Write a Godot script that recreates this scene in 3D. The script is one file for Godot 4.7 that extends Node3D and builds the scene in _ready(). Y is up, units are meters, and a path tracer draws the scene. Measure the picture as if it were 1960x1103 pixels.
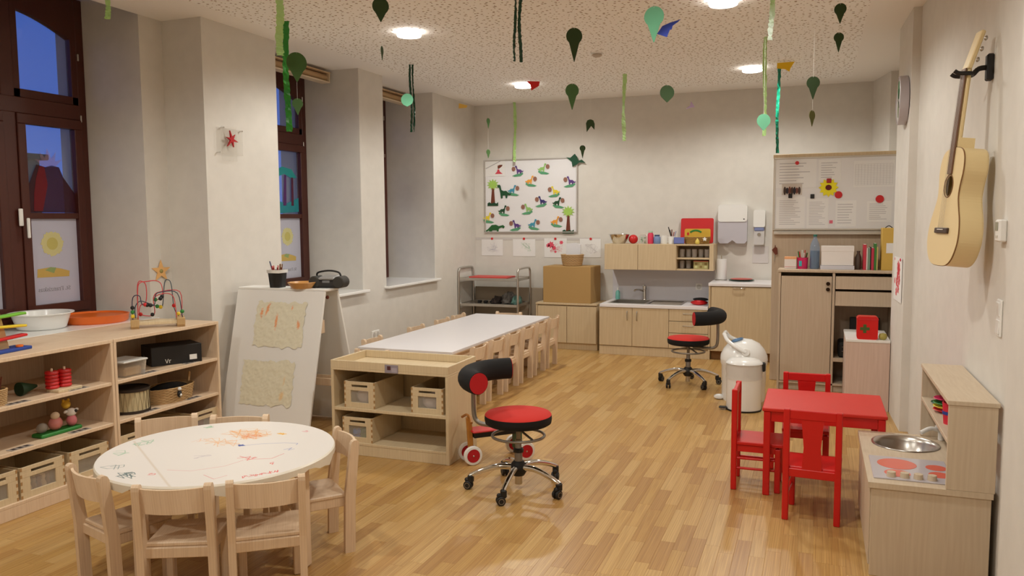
extends Node3D
# A nursery group room at dusk: camera, light, room shell, then furniture, toys and hanging paper leaves.

var M := {}
var taken := {}
var mesh_cache := {}
var rng := RandomNumberGenerator.new()
const CEIL := 3.1

# ------------------------------------------------------------------ naming
func numbered(called: String) -> String:
	if not taken.has(called):
		taken[called] = 0
		return called
	taken[called] += 1
	return "%s_%03d" % [called, taken[called]]

func tag(o, label, category, group = ""):
	o.set_meta("label", label)
	o.set_meta("category", category)
	if group != "":
		o.set_meta("group", group)
	return o

func thing(called, label, category, at = Vector3.ZERO, turn = 0.0, group = ""):
	var o := Node3D.new()
	o.name = numbered(called)
	add_child(o)
	o.position = at
	o.rotation.y = turn
	return tag(o, label, category, group)

func part(parent, called, mesh, m, at = Vector3.ZERO, rot = Vector3.ZERO):
	var o := MeshInstance3D.new()
	o.name = called
	o.mesh = mesh
	o.material_override = m
	parent.add_child(o, true)
	o.position = at
	o.rotation = rot
	return o

func solo(called, label, category, mesh, m, at = Vector3.ZERO, rot = Vector3.ZERO, group = ""):
	var o = part(self, numbered(called), mesh, m, at, rot)
	return tag(o, label, category, group)

func copy(o, at, turn, label = "", group = ""):
	var c = o.duplicate()
	c.name = numbered(str(o.name).rstrip("0123456789").trim_suffix("_"))
	add_child(c)
	c.position = at
	c.rotation.y = turn
	if label != "":
		c.set_meta("label", label)
	if group != "":
		c.set_meta("group", group)
	return c

func structure(called, mesh, m, at = Vector3.ZERO, parent = null):
	var o = part(self if parent == null else parent, called, mesh, m, at)
	if parent == null:
		o.set_meta("kind", "structure")
	return o

func structure_node(called):
	var o := Node3D.new()
	o.name = called
	add_child(o)
	o.set_meta("kind", "structure")
	return o

# ------------------------------------------------------------------ shapes
func tri(st, a, b, c, n):
	if (b - a).cross(c - a).dot(n) > 0.0:
		var t = b
		b = c
		c = t
	for v in [a, b, c]:
		st.set_normal(n)
		st.add_vertex(v)

func quad(st, a, b, c, d, n):
	tri(st, a, b, c, n)
	tri(st, a, c, d, n)

func new_st():
	var st := SurfaceTool.new()
	st.begin(Mesh.PRIMITIVE_TRIANGLES)
	return st

# box with chamfered edges, centred
func bx(x, y, z, c = 0.002):
	var key = "bx %.4f %.4f %.4f %.4f" % [x, y, z, c]
	if mesh_cache.has(key):
		return mesh_cache[key]
	var h = Vector3(x, y, z) * 0.5
	c = min(c, min(h.x, min(h.y, h.z)) * 0.9)
	var st = new_st()
	var p = func(sx, sy, sz, ax):
		var v = Vector3(sx * (h.x - c), sy * (h.y - c), sz * (h.z - c))
		v[ax] = [sx, sy, sz][ax] * h[ax]
		return v
	for ax in 3:
		for s in [-1, 1]:
			var n = Vector3.ZERO
			n[ax] = s
			var b = (ax + 1) % 3
			var d = (ax + 2) % 3
			var q = []
			for k in [[-1, -1], [1, -1], [1, 1], [-1, 1]]:
				var sg = [0, 0, 0]
				sg[ax] = s
				sg[b] = k[0]
				sg[d] = k[1]
				q.append(p.call(sg[0], sg[1], sg[2], ax))
			quad(st, q[0], q[1], q[2], q[3], n)
	for ax in 3:
		var b = (ax + 1) % 3
		var d = (ax + 2) % 3
		for sb in [-1, 1]:
			for sd in [-1, 1]:
				var n = Vector3.ZERO
				n[b] = sb
				n[d] = sd
				n = n.normalized()
				var s0 = [0, 0, 0]
				var s1 = [0, 0, 0]
				s0[ax] = -1
				s1[ax] = 1
				for s in [s0, s1]:
					s[b] = sb
					s[d] = sd
				quad(st, p.call(s0[0], s0[1], s0[2], b), p.call(s1[0], s1[1], s1[2], b), p.call(s1[0], s1[1], s1[2], d), p.call(s0[0], s0[1], s0[2], d), n)
	for sx in [-1, 1]:
		for sy in [-1, 1]:
			for sz in [-1, 1]:
				tri(st, p.call(sx, sy, sz, 0), p.call(sx, sy, sz, 1), p.call(sx, sy, sz, 2), Vector3(sx, sy, sz).normalized())
	var m = st.commit()
	mesh_cache[key] = m
	return m

# chamfered box between two corners, as a part
func slab(parent, called, x0, x1, y0, y1, z0, z1, m, c = 0.002):
	return part(parent, called, bx(abs(x1 - x0), abs(y1 - y0), abs(z1 - z0), c), m, Vector3(x0 + x1, y0 + y1, z0 + z1) * 0.5)

# surface of revolution about y; profile of (radius, height) points
func lathe(profile, seg = 24, sharp = 40.0):
	var st = new_st()
	var n = profile.size()
	var seg_n = []
	for i in n - 1:
		var d = profile[i + 1] - profile[i]
		seg_n.append(Vector2(d.y, -d.x).normalized())
	for i in n - 1:
		var n0 = seg_n[i]
		var n1 = seg_n[i]
		if i > 0 and rad_to_deg(abs(seg_n[i].angle_to(seg_n[i - 1]))) < sharp:
			n0 = (seg_n[i] + seg_n[i - 1]).normalized()
		if i < n - 2 and rad_to_deg(abs(seg_n[i].angle_to(seg_n[i + 1]))) < sharp:
			n1 = (seg_n[i] + seg_n[i + 1]).normalized()
		for k in seg:
			var a = TAU * k / seg
			var b = TAU * (k + 1) / seg
			var pts = []
			for q in [[profile[i], a, n0], [profile[i + 1], a, n1], [profile[i + 1], b, n1], [profile[i], b, n0]]:
				pts.append([Vector3(q[0].x * cos(q[1]), q[0].y, q[0].x * sin(q[1])), Vector3(q[2].x * cos(q[1]), q[2].y, q[2].x * sin(q[1]))])
			for t in [[0, 1, 2], [0, 2, 3]]:
				var A = pts[t[0]]
				var B = pts[t[1]]
				var C = pts[t[2]]
				var cr = (B[0] - A[0]).cross(C[0] - A[0])
				if cr.length() < 1e-12:
					continue
				if cr.dot(A[1] + B[1] + C[1]) > 0:
					var w = B
					B = C
					C = w
				for v in [A, B, C]:
					st.set_normal(v[1])
					st.add_vertex(v[0])
	return st.commit()

func disc_profile(r, y0, y1, c):
	return [Vector2(0, y0), Vector2(r - c, y0), Vector2(r, y0 + c), Vector2(r, y1 - c), Vector2(r - c, y1), Vector2(0, y1)]

func cyl(r, h, c = 0.001, seg = 20):
	return lathe(disc_profile(r, 0.0, h, c), seg)

# round tube through points
func tube(pts, r, sides = 8, closed = false):
	var st = new_st()
	var n = pts.size()
	var rings = []
	var up = Vector3(0.13, 0.97, 0.21)
	for i in n:
		var a = pts[(i - 1 + n) % n] if (i > 0 or closed) else pts[i]
		var b = pts[(i + 1) % n] if (i < n - 1 or closed) else pts[i]
		var d = (b - a).normalized()
		var s = up - d * up.dot(d)
		if s.length() < 0.05:
			s = Vector3(1, 0, 0) - d * d.x
		s = s.normalized()
		up = s
		var t = d.cross(s)
		var rr = r[i] if r is Array else r
		var ring = []
		for k in sides:
			var an = TAU * k / sides
			var nn = s * cos(an) + t * sin(an)
			ring.append([pts[i] + nn * rr, nn])
		rings.append(ring)
	for i in (n if closed else n - 1):
		var r0 = rings[i]
		var r1 = rings[(i + 1) % n]
		for k in sides:
			var k2 = (k + 1) % sides
			for t in [[r0[k], r1[k], r1[k2]], [r0[k], r1[k2], r0[k2]]]:
				var A = t[0]
				var B = t[1]
				var C = t[2]
				if (B[0] - A[0]).cross(C[0] - A[0]).dot(A[1] + B[1] + C[1]) > 0:
					var w = B
					B = C
					C = w
				for v in [A, B, C]:
					st.set_normal(v[1])
					st.add_vertex(v[0])
	if not closed:
		for e in [0, n - 1]:
			var d = (pts[0] - pts[1]).normalized() if e == 0 else (pts[n - 1] - pts[n - 2]).normalized()
			for k in sides:
				tri(st, pts[e], rings[e][k][0], rings[e][(k + 1) % sides][0], d)
	return st.commit()

# smooth curve through control points
func curve(pts, steps = 6):
	var out = []
	for i in pts.size() - 1:
		var p0 = pts[max(i - 1, 0)]
		var p3 = pts[min(i + 2, pts.size() - 1)]
		for k in steps:
			var t = float(k) / steps
			out.append(pts[i].cubic_interpolate(pts[i + 1], p0, p3, t))
	out.append(pts[-1])
	return out

# polygon in the xy plane extruded from z = -d/2 to z = d/2
func prism(poly, d):
	var st = new_st()
	var pp := PackedVector2Array(poly)
	if Geometry2D.is_polygon_clockwise(pp):
		pp.reverse()
	var idx = Geometry2D.triangulate_polygon(pp)
	var h = d * 0.5
	for i in range(0, idx.size(), 3):
		var a = pp[idx[i]]
		var b = pp[idx[i + 1]]
		var c = pp[idx[i + 2]]
		tri(st, Vector3(a.x, a.y, h), Vector3(b.x, b.y, h), Vector3(c.x, c.y, h), Vector3(0, 0, 1))
		tri(st, Vector3(a.x, a.y, -h), Vector3(b.x, b.y, -h), Vector3(c.x, c.y, -h), Vector3(0, 0, -1))
	for i in pp.size():
		var a = pp[i]
		var b = pp[(i + 1) % pp.size()]
		var e = b - a
		if e.length() < 1e-6:
			continue
		quad(st, Vector3(a.x, a.y, -h), Vector3(b.x, b.y, -h), Vector3(b.x, b.y, h), Vector3(a.x, a.y, h), Vector3(e.y, -e.x, 0).normalized())
	return st.commit()

# plan polygon of (x, z) points raised from y0 to y1
func raised(plan, y0, y1):
	var poly = []
	for p in plan:
		poly.append(Vector2(p[0], -p[1]))
	var m = prism(poly, y1 - y0)
	return joined([[m, Transform3D(Basis(Vector3(1, 0, 0), -PI / 2), Vector3(0, (y0 + y1) * 0.5, 0))]])

func joined(list):
	var st = new_st()
	for e in list:
		st.append_from(e[0], 0, e[1])
	return st.commit()

func at(x, y, z):
	return Transform3D(Basis(), Vector3(x, y, z))

func turned(axis, angle, p = Vector3.ZERO):
	return Transform3D(Basis(axis, angle), p)

func ring_pts(r, n, y = 0.0):
	var o = []
	for i in n:
		o.append(Vector3(r * cos(TAU * i / n), y, r * sin(TAU * i / n)))
	return o

func arc2(c, r, a0, a1, n):
	var o = []
	for i in n + 1:
		var a = deg_to_rad(lerp(float(a0), float(a1), float(i) / n))
		o.append(c + Vector2(cos(a), sin(a)) * r)
	return o

func rounded_rect(w, h, r, n = 4):
	var o = []
	for q in [[1, 1, 0], [-1, 1, 90], [-1, -1, 180], [1, -1, 270]]:
		o += arc2(Vector2(q[0] * (w / 2 - r), q[1] * (h / 2 - r)), r, q[2], q[2] + 90, n)
	return o

func ellipse2(c, rx, ry, n = 16, rot = 0.0):
	var o = []
	for i in n:
		o.append(c + Vector2(cos(TAU * i / n) * rx, sin(TAU * i / n) * ry).rotated(rot))
	return o

# sphere squashed to three radii
func blob(rx, ry, rz, seg = 16):
	var s := SphereMesh.new()
	s.radius = 1.0
	s.height = 2.0
	s.radial_segments = seg
	s.rings = int(seg / 2.0)
	return joined([[s, Transform3D(Basis.from_scale(Vector3(rx, ry, rz)), Vector3.ZERO)]])

# ------------------------------------------------------------------ materials
func mat(col, rough = 0.6, metal = 0.0):
	var m := StandardMaterial3D.new()
	m.albedo_color = col
	m.roughness = rough
	m.metallic = metal
	return m

func rgb(r, g, b, a = 255):
	return Color8(r, g, b, a)

func clear(col, alpha, rough = 0.05):
	var m = mat(Color(col.r, col.g, col.b, alpha), rough)
	m.transparency = BaseMaterial3D.TRANSPARENCY_ALPHA
	return m

func grain_image(w, h, sx, sy, low, seed_value, contrast = 1.0):
	# streaks that run along v: noise sampled finely across u and coarsely along v
	var n := FastNoiseLite.new()
	n.seed = seed_value
	n.noise_type = FastNoiseLite.TYPE_SIMPLEX_SMOOTH
	n.frequency = 1.0
	n.fractal_octaves = 3
	var img := Image.create(w, h, false, Image.FORMAT_RGB8)
	for j in h:
		for i in w:
			var u = TAU * i / w
			var v = TAU * j / h
			# wrap both ways on a torus so that repeats join
			var a = n.get_noise_3d(cos(u) * sx + cos(v) * sy, sin(u) * sx + sin(v) * sy, sin(v) * sy * 0.7)
			var f = clampf(1.0 - (1.0 - low) * clampf(0.5 + a * contrast, 0.0, 1.0), 0.0, 1.0)
			img.set_pixel(i, j, Color(f, lerp(f, f * f, 0.35), lerp(f, f * f, 0.7)))
	img.generate_mipmaps()
	return img

func textured(col, rough, tex, tri_scale):
	var m = mat(col, rough)
	m.albedo_texture = tex
	m.uv1_triplanar = true
	m.uv1_triplanar_sharpness = 8.0
	m.uv1_scale = tri_scale
	return m

func make_materials():
	var beech_tex = ImageTexture.create_from_image(grain_image(256, 256, 9.0, 0.35, 0.94, 3))
	var birch_tex = ImageTexture.create_from_image(grain_image(256, 256, 6.0, 0.5, 0.965, 7))
	M.oak_tex = ImageTexture.create_from_image(grain_image(512, 512, 11.0, 0.55, 0.84, 11, 0.8))
	M.beech = textured(rgb(233, 207, 177), 0.42, beech_tex, Vector3(3.0, 1.4, 3.0))
	M.birch = textured(rgb(220, 200, 164), 0.5, birch_tex, Vector3(2.2, 1.1, 2.2))
	M.birch_edge = textured(rgb(196, 162, 112), 0.55, birch_tex, Vector3(8, 8, 8))
	M.joint = mat(rgb(172, 132, 84), 0.7)
	M.kitchen = textured(rgb(212, 190, 154), 0.5, birch_tex, Vector3(1.2, 0.7, 1.2))
	M.maple = textured(rgb(202, 182, 158), 0.5, birch_tex, Vector3(1.6, 0.8, 1.6))
	M.ply = textured(rgb(210, 192, 167), 0.5, birch_tex, Vector3(1.8, 0.8, 1.8))
	M.pink_maple = textured(rgb(216, 190, 176), 0.5, birch_tex, Vector3(1.6, 0.8, 1.6))
	M.plaster = mat(rgb(224, 219, 211), 0.85)
	var pn := FastNoiseLite.new()
	pn.seed = 5
	pn.frequency = 0.03
	pn.fractal_octaves = 4
	var plaster_img = pn.get_seamless_image(256, 256)
	plaster_img.convert(Image.FORMAT_RGB8)
	var pt := Image.create(256, 256, false, Image.FORMAT_RGB8)
	for j in 256:
		for i in 256:
			var v = 0.97 + 0.03 * plaster_img.get_pixel(i, j).r
			pt.set_pixel(i, j, Color(v, v, v))
	M.plaster.albedo_texture = ImageTexture.create_from_image(pt)
	M.plaster.uv1_triplanar = true
	M.plaster.uv1_world_triplanar = true
	M.plaster.uv1_scale = Vector3(0.7, 0.7, 0.7)
	# acoustic ceiling board with scattered round holes
	var ci := Image.create(1024, 1024, false, Image.FORMAT_RGB8)
	ci.fill(rgb(252, 250, 246))
	var cr := RandomNumberGenerator.new()
	cr.seed = 21
	for k in 33 * 33:
		var px = int(((k % 33) + cr.randf_range(0.08, 0.92)) * 31.03) % 1024
		var py = int((int(k / 33.0) + cr.randf_range(0.08, 0.92)) * 31.03) % 1024
		var rad = [3, 4, 5, 6][cr.randi_range(0, 3)]
		for dy in range(-rad, rad + 1):
			for dx in range(-rad, rad + 1):
				if dx * dx + dy * dy <= rad * rad:
					ci.set_pixel((px + dx + 1024) % 1024, (py + dy + 1024) % 1024, rgb(158, 136, 114))
	ci.generate_mipmaps()
	M.acoustic = mat(Color.WHITE, 0.9)
	M.acoustic.albedo_texture = ImageTexture.create_from_image(ci)
	M.acoustic.uv1_triplanar = true
	M.acoustic.uv1_world_triplanar = true
	M.acoustic.uv1_scale = Vector3(0.62, 0.62, 0.62)
	M.white = mat(rgb(240, 238, 234), 0.45)
	M.white_gloss = mat(rgb(240, 239, 236), 0.18)
	M.laminate = mat(rgb(238, 234, 236), 0.3)
	M.dark_wood = textured(rgb(78, 34, 22), 0.4, beech_tex, Vector3(3, 1.4, 3))
	M.steel = mat(rgb(200, 196, 190), 0.28, 1.0)
	M.chrome = mat(rgb(225, 224, 222), 0.08, 1.0)
	M.grey_metal = mat(rgb(140, 132, 122), 0.4, 0.6)
	M.black = mat(rgb(22, 20, 20), 0.55)
	M.black_fabric = mat(rgb(20, 18, 18), 0.95)
	M.red_fabric = mat(rgb(202, 46, 38), 0.95)
	M.red_cap = mat(rgb(186, 24, 30), 0.9)
	M.red_paint = mat(rgb(206, 24, 22), 0.35)
	M.red = mat(rgb(205, 30, 34), 0.4)
	M.orange = mat(rgb(238, 112, 28), 0.35)
	M.yellow = mat(rgb(232, 200, 48), 0.5)
	M.green = mat(rgb(44, 128, 52), 0.5)
	M.blue = mat(rgb(34, 66, 150), 0.5)
	M.pink = mat(rgb(226, 96, 110), 0.5)
	M.magenta = mat(rgb(208, 40, 96), 0.4)
	M.paper = mat(rgb(240, 238, 236), 0.9)
	M.paper.backlight_enabled = true
	M.paper.backlight = Color(0.25, 0.25, 0.25)
	M.ink = mat(rgb(110, 106, 108), 0.9)
	M.wicker = mat(rgb(196, 160, 112), 0.7)
	M.wicker_dark = mat(rgb(128, 88, 46), 0.7)
	M.card = mat(rgb(180, 144, 90), 0.85)
	M.plastic_clear = clear(Color(0.92, 0.9, 0.86), 0.16, 0.1)
	M.glass = clear(Color(0.9, 0.95, 1.0), 0.06, 0.0)
	M.glassware = clear(Color(0.85, 0.82, 0.8), 0.3, 0.03)
	M.thread = mat(rgb(235, 232, 225), 0.4)
	M.leaf_dark = mat(rgb(44, 66, 30), 0.8)
	M.leaf_mid = mat(rgb(64, 98, 48), 0.8)
	M.leaf_olive = mat(rgb(92, 92, 36), 0.8)
	M.leaf_mint = mat(rgb(112, 186, 148), 0.8)
	for k in ["leaf_mid", "leaf_mint"]:
		M[k].backlight_enabled = true
		M[k].backlight = Color(0.2, 0.2, 0.2)
	M.foil_lime = mat(rgb(172, 218, 122), 0.35)
	M.foil_lime.backlight_enabled = true
	M.foil_lime.backlight = Color(0.5, 0.5, 0.5)
	M.foil_green = mat(rgb(40, 140, 44), 0.25)
	M.foil_dark = mat(rgb(14, 62, 40), 0.25)
	M.foil_teal = mat(rgb(20, 120, 92), 0.22)
	M.brown = mat(rgb(112, 52, 32), 0.7)

# ------------------------------------------------------------------ scene
func _ready():
	rng.seed = 12345
	# camera
	var cam := Camera3D.new()
	cam.name = "camera"
	add_child(cam)
	cam.position = Vector3(0, 1.6, 0)
	cam.rotation_degrees = Vector3(-4.9, 20.86, -0.39)
	cam.fov = 39.8
	cam.near = 0.05
	cam.far = 200.0
	cam.current = true
	# evening sky
	var sky_mat := ProceduralSkyMaterial.new()
	sky_mat.sky_top_color = Color(0.20, 0.34, 0.68)
	sky_mat.sky_horizon_color = Color(0.27, 0.41, 0.74)
	sky_mat.ground_bottom_color = Color(0.06, 0.06, 0.07)
	sky_mat.ground_horizon_color = Color(0.16, 0.2, 0.32)
	sky_mat.sun_angle_max = 0.0
	sky_mat.energy_multiplier = 1.0
	var sky := Sky.new()
	sky.sky_material = sky_mat
	var env := Environment.new()
	env.background_mode = Environment.BG_SKY
	env.sky = sky
	env.tonemap_mode = Environment.TONE_MAPPER_LINEAR
	env.tonemap_exposure = 1.0
	env.sdfgi_enabled = true
	env.ssao_enabled = true
	env.ssil_enabled = true
	var we := WorldEnvironment.new()
	we.environment = env
	add_child(we)
	make_materials()
	build_lamps()
	build_shell()
	build_floor()
	build_windows()
	build_left_shelves()
	build_round_table()
	build_easel()
	build_long_table()
	build_toy_shelf()
	build_stools()
	build_back_wall()
	build_kitchen()
	build_divider()
	build_right_side()
	build_hanging()

func build_lamps():
	var glow := StandardMaterial3D.new()
	glow.albedo_color = rgb(255, 250, 240)
	glow.emission_enabled = true
	glow.emission = Color(1.0, 0.98, 0.96)
	glow.emission_energy_multiplier = 8.0
	var trim = lathe([Vector2(0.066, 0.0), Vector2(0.066, -0.012), Vector2(0.084, -0.006), Vector2(0.086, 0.0)], 28)
	var glass_ring = lathe([Vector2(0.05, -0.034), Vector2(0.094, -0.04), Vector2(0.098, -0.03), Vector2(0.094, -0.022), Vector2(0.05, -0.022), Vector2(0.05, -0.034)], 28)
	var bulb = lathe([Vector2(0, -0.03), Vector2(0.03, -0.026), Vector2(0.044, -0.014), Vector2(0.046, -0.001), Vector2(0, -0.001)], 20)
	var pins = []
	for k in 3:
		pins.append([cyl(0.003, 0.024, 0.0005, 6), at(0.075 * cos(TAU * k / 3), -0.025, 0.075 * sin(TAU * k / 3))])
	var pin_mesh = joined(pins)
	for iz in 4:
		for ix in 2:
			var p = Vector3([-3.06, -0.63][ix], CEIL, [-8.43, -5.77, -3.11, -0.45][iz])
			var over = [["the serving cart end of the long table", "the maple divider"], ["the long table's end by the toy shelf", "the red table"], ["the round table", "the play kitchen"], ["the entrance side of the room", "the entrance side of the room"]][iz][ix]
			var t = thing("ceiling_downlight", "round glowing downlight with glass ring over %s" % over, "lamp", p, 0.0, "ceiling downlights")
			part(t, "trim_ring", trim, M.white)
			part(t, "glass_ring", glass_ring, glow)
			part(t, "bulb", bulb, glow)
			part(t, "spacer_pins", pin_mesh, M.chrome)
			var l := SpotLight3D.new()
			l.name = "lamp_light"
			t.add_child(l)
			l.position = Vector3(0, -0.05, 0)
			l.rotation_degrees = Vector3(-90, 0, 0)
			l.spot_angle = 82.0
			l.spot_angle_attenuation = 0.45
			l.spot_range = 30.0
			l.light_size = 0.09
			l.light_color = Color(1.0, 0.995, 0.965)
			l.light_energy = 2.35
			l.shadow_enabled = true
	var d = thing("smoke_detector", "small round grey smoke detector on the perforated ceiling", "detector", Vector3(-1.886, CEIL, -7.15))
	part(d, "base", lathe([Vector2(0.055, 0), Vector2(0.055, -0.012), Vector2(0, -0.012)]), M.white)
	part(d, "sensor_head", lathe([Vector2(0.042, -0.012), Vector2(0.046, -0.024), Vector2(0.03, -0.036), Vector2(0, -0.038)]), mat(rgb(190, 178, 164), 0.6))

func build_shell():
	# ceiling: acoustic boards over the room, plain slabs over the first window's deep recess
	structure("ceiling", joined([[bx(5.92, 0.3, 7.98, 0.0), at(-1.66, CEIL + 0.15, -0.79)], [bx(6.5, 0.3, 5.22, 0.0), at(-1.95, CEIL + 0.15, -7.39)]]), mat(rgb(248, 245, 240), 0.9))
	slab(get_node("ceiling"), "perforated_field", -4.02, 0.32, CEIL - 0.002, CEIL + 0.002, -9.35, 2.7, M.acoustic, 0.0)
	structure("wall_back", bx(6.6, 3.6, 0.2, 0.0), M.plaster, Vector3(-1.9, 1.7, -9.9))
	structure("wall_front", bx(6.6, 3.6, 0.2, 0.0), M.plaster, Vector3(-1.9, 1.7, 3.1))
	var far_pier = raised([[-4.25, -5.64], [-5.2, -5.64], [-5.45, -4.566], [-5.17, -4.566], [-4.62, -4.56], [-4.62, -4.78], [-4.25, -4.78]], 0.0, 3.5)
	var near_pier = raised([[-4.62, -3.1], [-5.17, -3.28], [-5.45, -3.28], [-5.45, 3.05], [-4.25, 3.05], [-4.25, -2.3], [-4.62, -2.3]], 0.0, 3.5)
	structure("wall_left", joined([
		[far_pier, Transform3D()], [near_pier, Transform3D()],
		[bx(0.95, 3.5, 0.47, 0.004), at(-4.725, 1.75, -7.175)],
		[bx(0.95, 3.5, 1.25, 0.004), at(-4.725, 1.75, -9.195)],
		[bx(0.95, 0.88, 1.31, 0.0), at(-4.725, 0.44, -6.29)],
		[bx(0.95, 0.88, 1.17, 0.0), at(-4.725, 0.44, -7.99)],
		[bx(0.85, 0.86, 1.6, 0.0), at(-5.045, 0.43, -3.9)],
		[bx(0.95, 0.1, 1.8, 0.0), at(-5.095, 3.45, -3.9)]]), M.plaster)
	structure("wall_right", raised([[0.596, -7.2], [0.62, -6.5], [0.677, -6.5], [0.75, -4.8], [0.753, -3.55], [0.70, -3.5], [0.715, 3.05], [1.3, 3.05], [1.3, -7.2]], 0.0, 3.4), M.plaster)
	structure("wall_corner", raised([[0.55, -9.85], [0.69, -9.2], [0.80, -9.2], [0.80, -7.2], [1.3, -7.2], [1.3, -9.85]], 0.0, 3.4), M.plaster)
	# window sills
	structure("trim_1", bx(0.72, 0.028, 1.37, 0.006), M.white_gloss, Vector3(-4.545, 0.895, -6.29))
	structure("trim_2", bx(0.72, 0.028, 1.25, 0.006), M.white_gloss, Vector3(-4.545, 0.895, -7.99))
	structure("trim_3", bx(0.58, 0.024, 1.44, 0.004), M.white_gloss, Vector3(-4.89, 0.873, -3.9))

func build_floor():
	var fl = structure_node("floor")
	part(fl, "subfloor", bx(6.6, 0.1, 13.2, 0.0), mat(rgb(120, 84, 46), 0.8), Vector3(-1.9, -0.062, -3.4))
	# oak strips run towards the back wall; three strip lengths, several tones
	var W = 0.071
	var lengths = [0.34, 0.46, 0.6]
	var tones = [rgb(206, 166, 102), rgb(200, 160, 96), rgb(210, 172, 110), rgb(194, 152, 90), rgb(204, 166, 106), rgb(188, 146, 88), rgb(212, 176, 116)]
	var mats = []
	for c in tones:
		var m = mat(c, 0.34)
		m.albedo_texture = M.oak_tex
		mats.append(m)
	var strip = func(len, u0, v0, col, st, ox, oz):
		var w2 = W * 0.5
		var l2 = len * 0.5
		var c = 0.0009
		var g = 0.0001
		var P = [Vector2(-1, -1), Vector2(1, -1), Vector2(1, 1), Vector2(-1, 1)]
		var vert = func(x, y, z, n):
			st.set_normal(n)
			if col != null:
				st.set_color(col)
			st.set_uv(Vector2(u0 + (x - ox) * 2.2, v0 + (z - oz) * 0.55))
			st.add_vertex(Vector3(x, y, z))
		var a = [ox - w2 + c, ox + w2 - c, oz - l2 + c, oz + l2 - c]
		var b = [ox - w2 + g, ox + w2 - g, oz - l2 + g, oz + l2 - g]
		var top = [[a[0], a[2]], [a[1], a[2]], [a[1], a[3]], [a[0], a[3]]]
		var low = [[b[0], b[2]], [b[1], b[2]], [b[1], b[3]], [b[0], b[3]]]
		for t in [[0, 1, 2], [0, 2, 3]]:
			for k in t:
				vert.call(top[k][0], 0.0, top[k][1], Vector3.UP)
		for k in 4:
			var k2 = (k + 1) % 4
			var n = Vector3([0, 1, 0, -1][k], 1, [-1, 0, 1, 0][k]).normalized()
			for q in [[low[k], -c], [low[k2], -c], [top[k2], 0.0], [low[k], -c], [top[k2], 0.0], [top[k], 0.0]]:
				vert.call(q[0][0], q[1], q[0][1], n)
	var variants = []
	for l in lengths:
		var row = []
		for k in 4:
			var st = new_st()
			strip.call(l, 0.13 + 0.23 * k, 0.37 * k, null, st, 0.0, 0.0)
			row.append(st.commit())
		variants.append(row)
	var fr := RandomNumberGenerator.new()
	fr.seed = 77
	var all = []
	var x = -4.66
	while x < 0.85:
		var z = 3.0 - fr.randf() * 0.5
		while z > -9.85:
			var li = fr.randi_range(0, 2)
			var L = lengths[li]
			all.append([x + W * 0.5, z - L * 0.5, li, fr.randi_range(0, 3), fr.randi_range(0, 6)])
			z -= L
		x += W
	# the strips that show largest: open floor inside the frame, nearest first
	var near = []
	var cam = get_node("camera") as Camera3D
	var inv = cam.transform.affine_inverse()
	var ty = tan(deg_to_rad(19.9))
	for i in all.size():
		var s = all[i]
		var v = inv * Vector3(s[0], 0, s[1])
		if v.z > -1.0:
			continue
		var sx = v.x / -v.z / (ty * 1960.0 / 1103.0)
		var sy = v.y / -v.z / ty
		if abs(sx) > 1.02 or sy < -1.06:
			continue
		if s[0] > 0.26 or s[0] < -4.05:
			continue
		if s[0] > -3.2 and s[0] < -2.2 and s[1] < -4.6 and s[1] > -5.1:
			continue
		near.append([v.length(), i])
	near.sort_custom(func(p, q): return p[0] < q[0])
	var picked = {}
	for k in min(300, near.size()):
		picked[near[k][1]] = true
		var s = all[near[k][1]]
		part(fl, "plank", variants[s[2]][s[3]], mats[s[4]], Vector3(s[0], 0, s[1]))
	var st = new_st()
	for i in all.size():
		if not picked.has(i):
			var s = all[i]
			strip.call(lengths[s[2]], 0.13 + 0.23 * s[3], 0.37 * s[3], tones[s[4]].srgb_to_linear(), st, s[0], s[1])
	var rm = mat(Color.WHITE, 0.34)
	rm.albedo_texture = M.oak_tex
	rm.vertex_color_use_as_albedo = true
	var rest = part(fl, "farther_planks", st.commit(), rm)
	rest.set_meta("kind", "stuff")

# ------------------------------------------------------------------ windows
func flat_yz(poly, d):
	# polygon given as (z, y), thickness d along x
	var p = []
	for q in poly:
		p.append(Vector2(-q[0], q[1]))
	return joined([[prism(p, d), turned(Vector3.UP, PI / 2)]])

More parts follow.
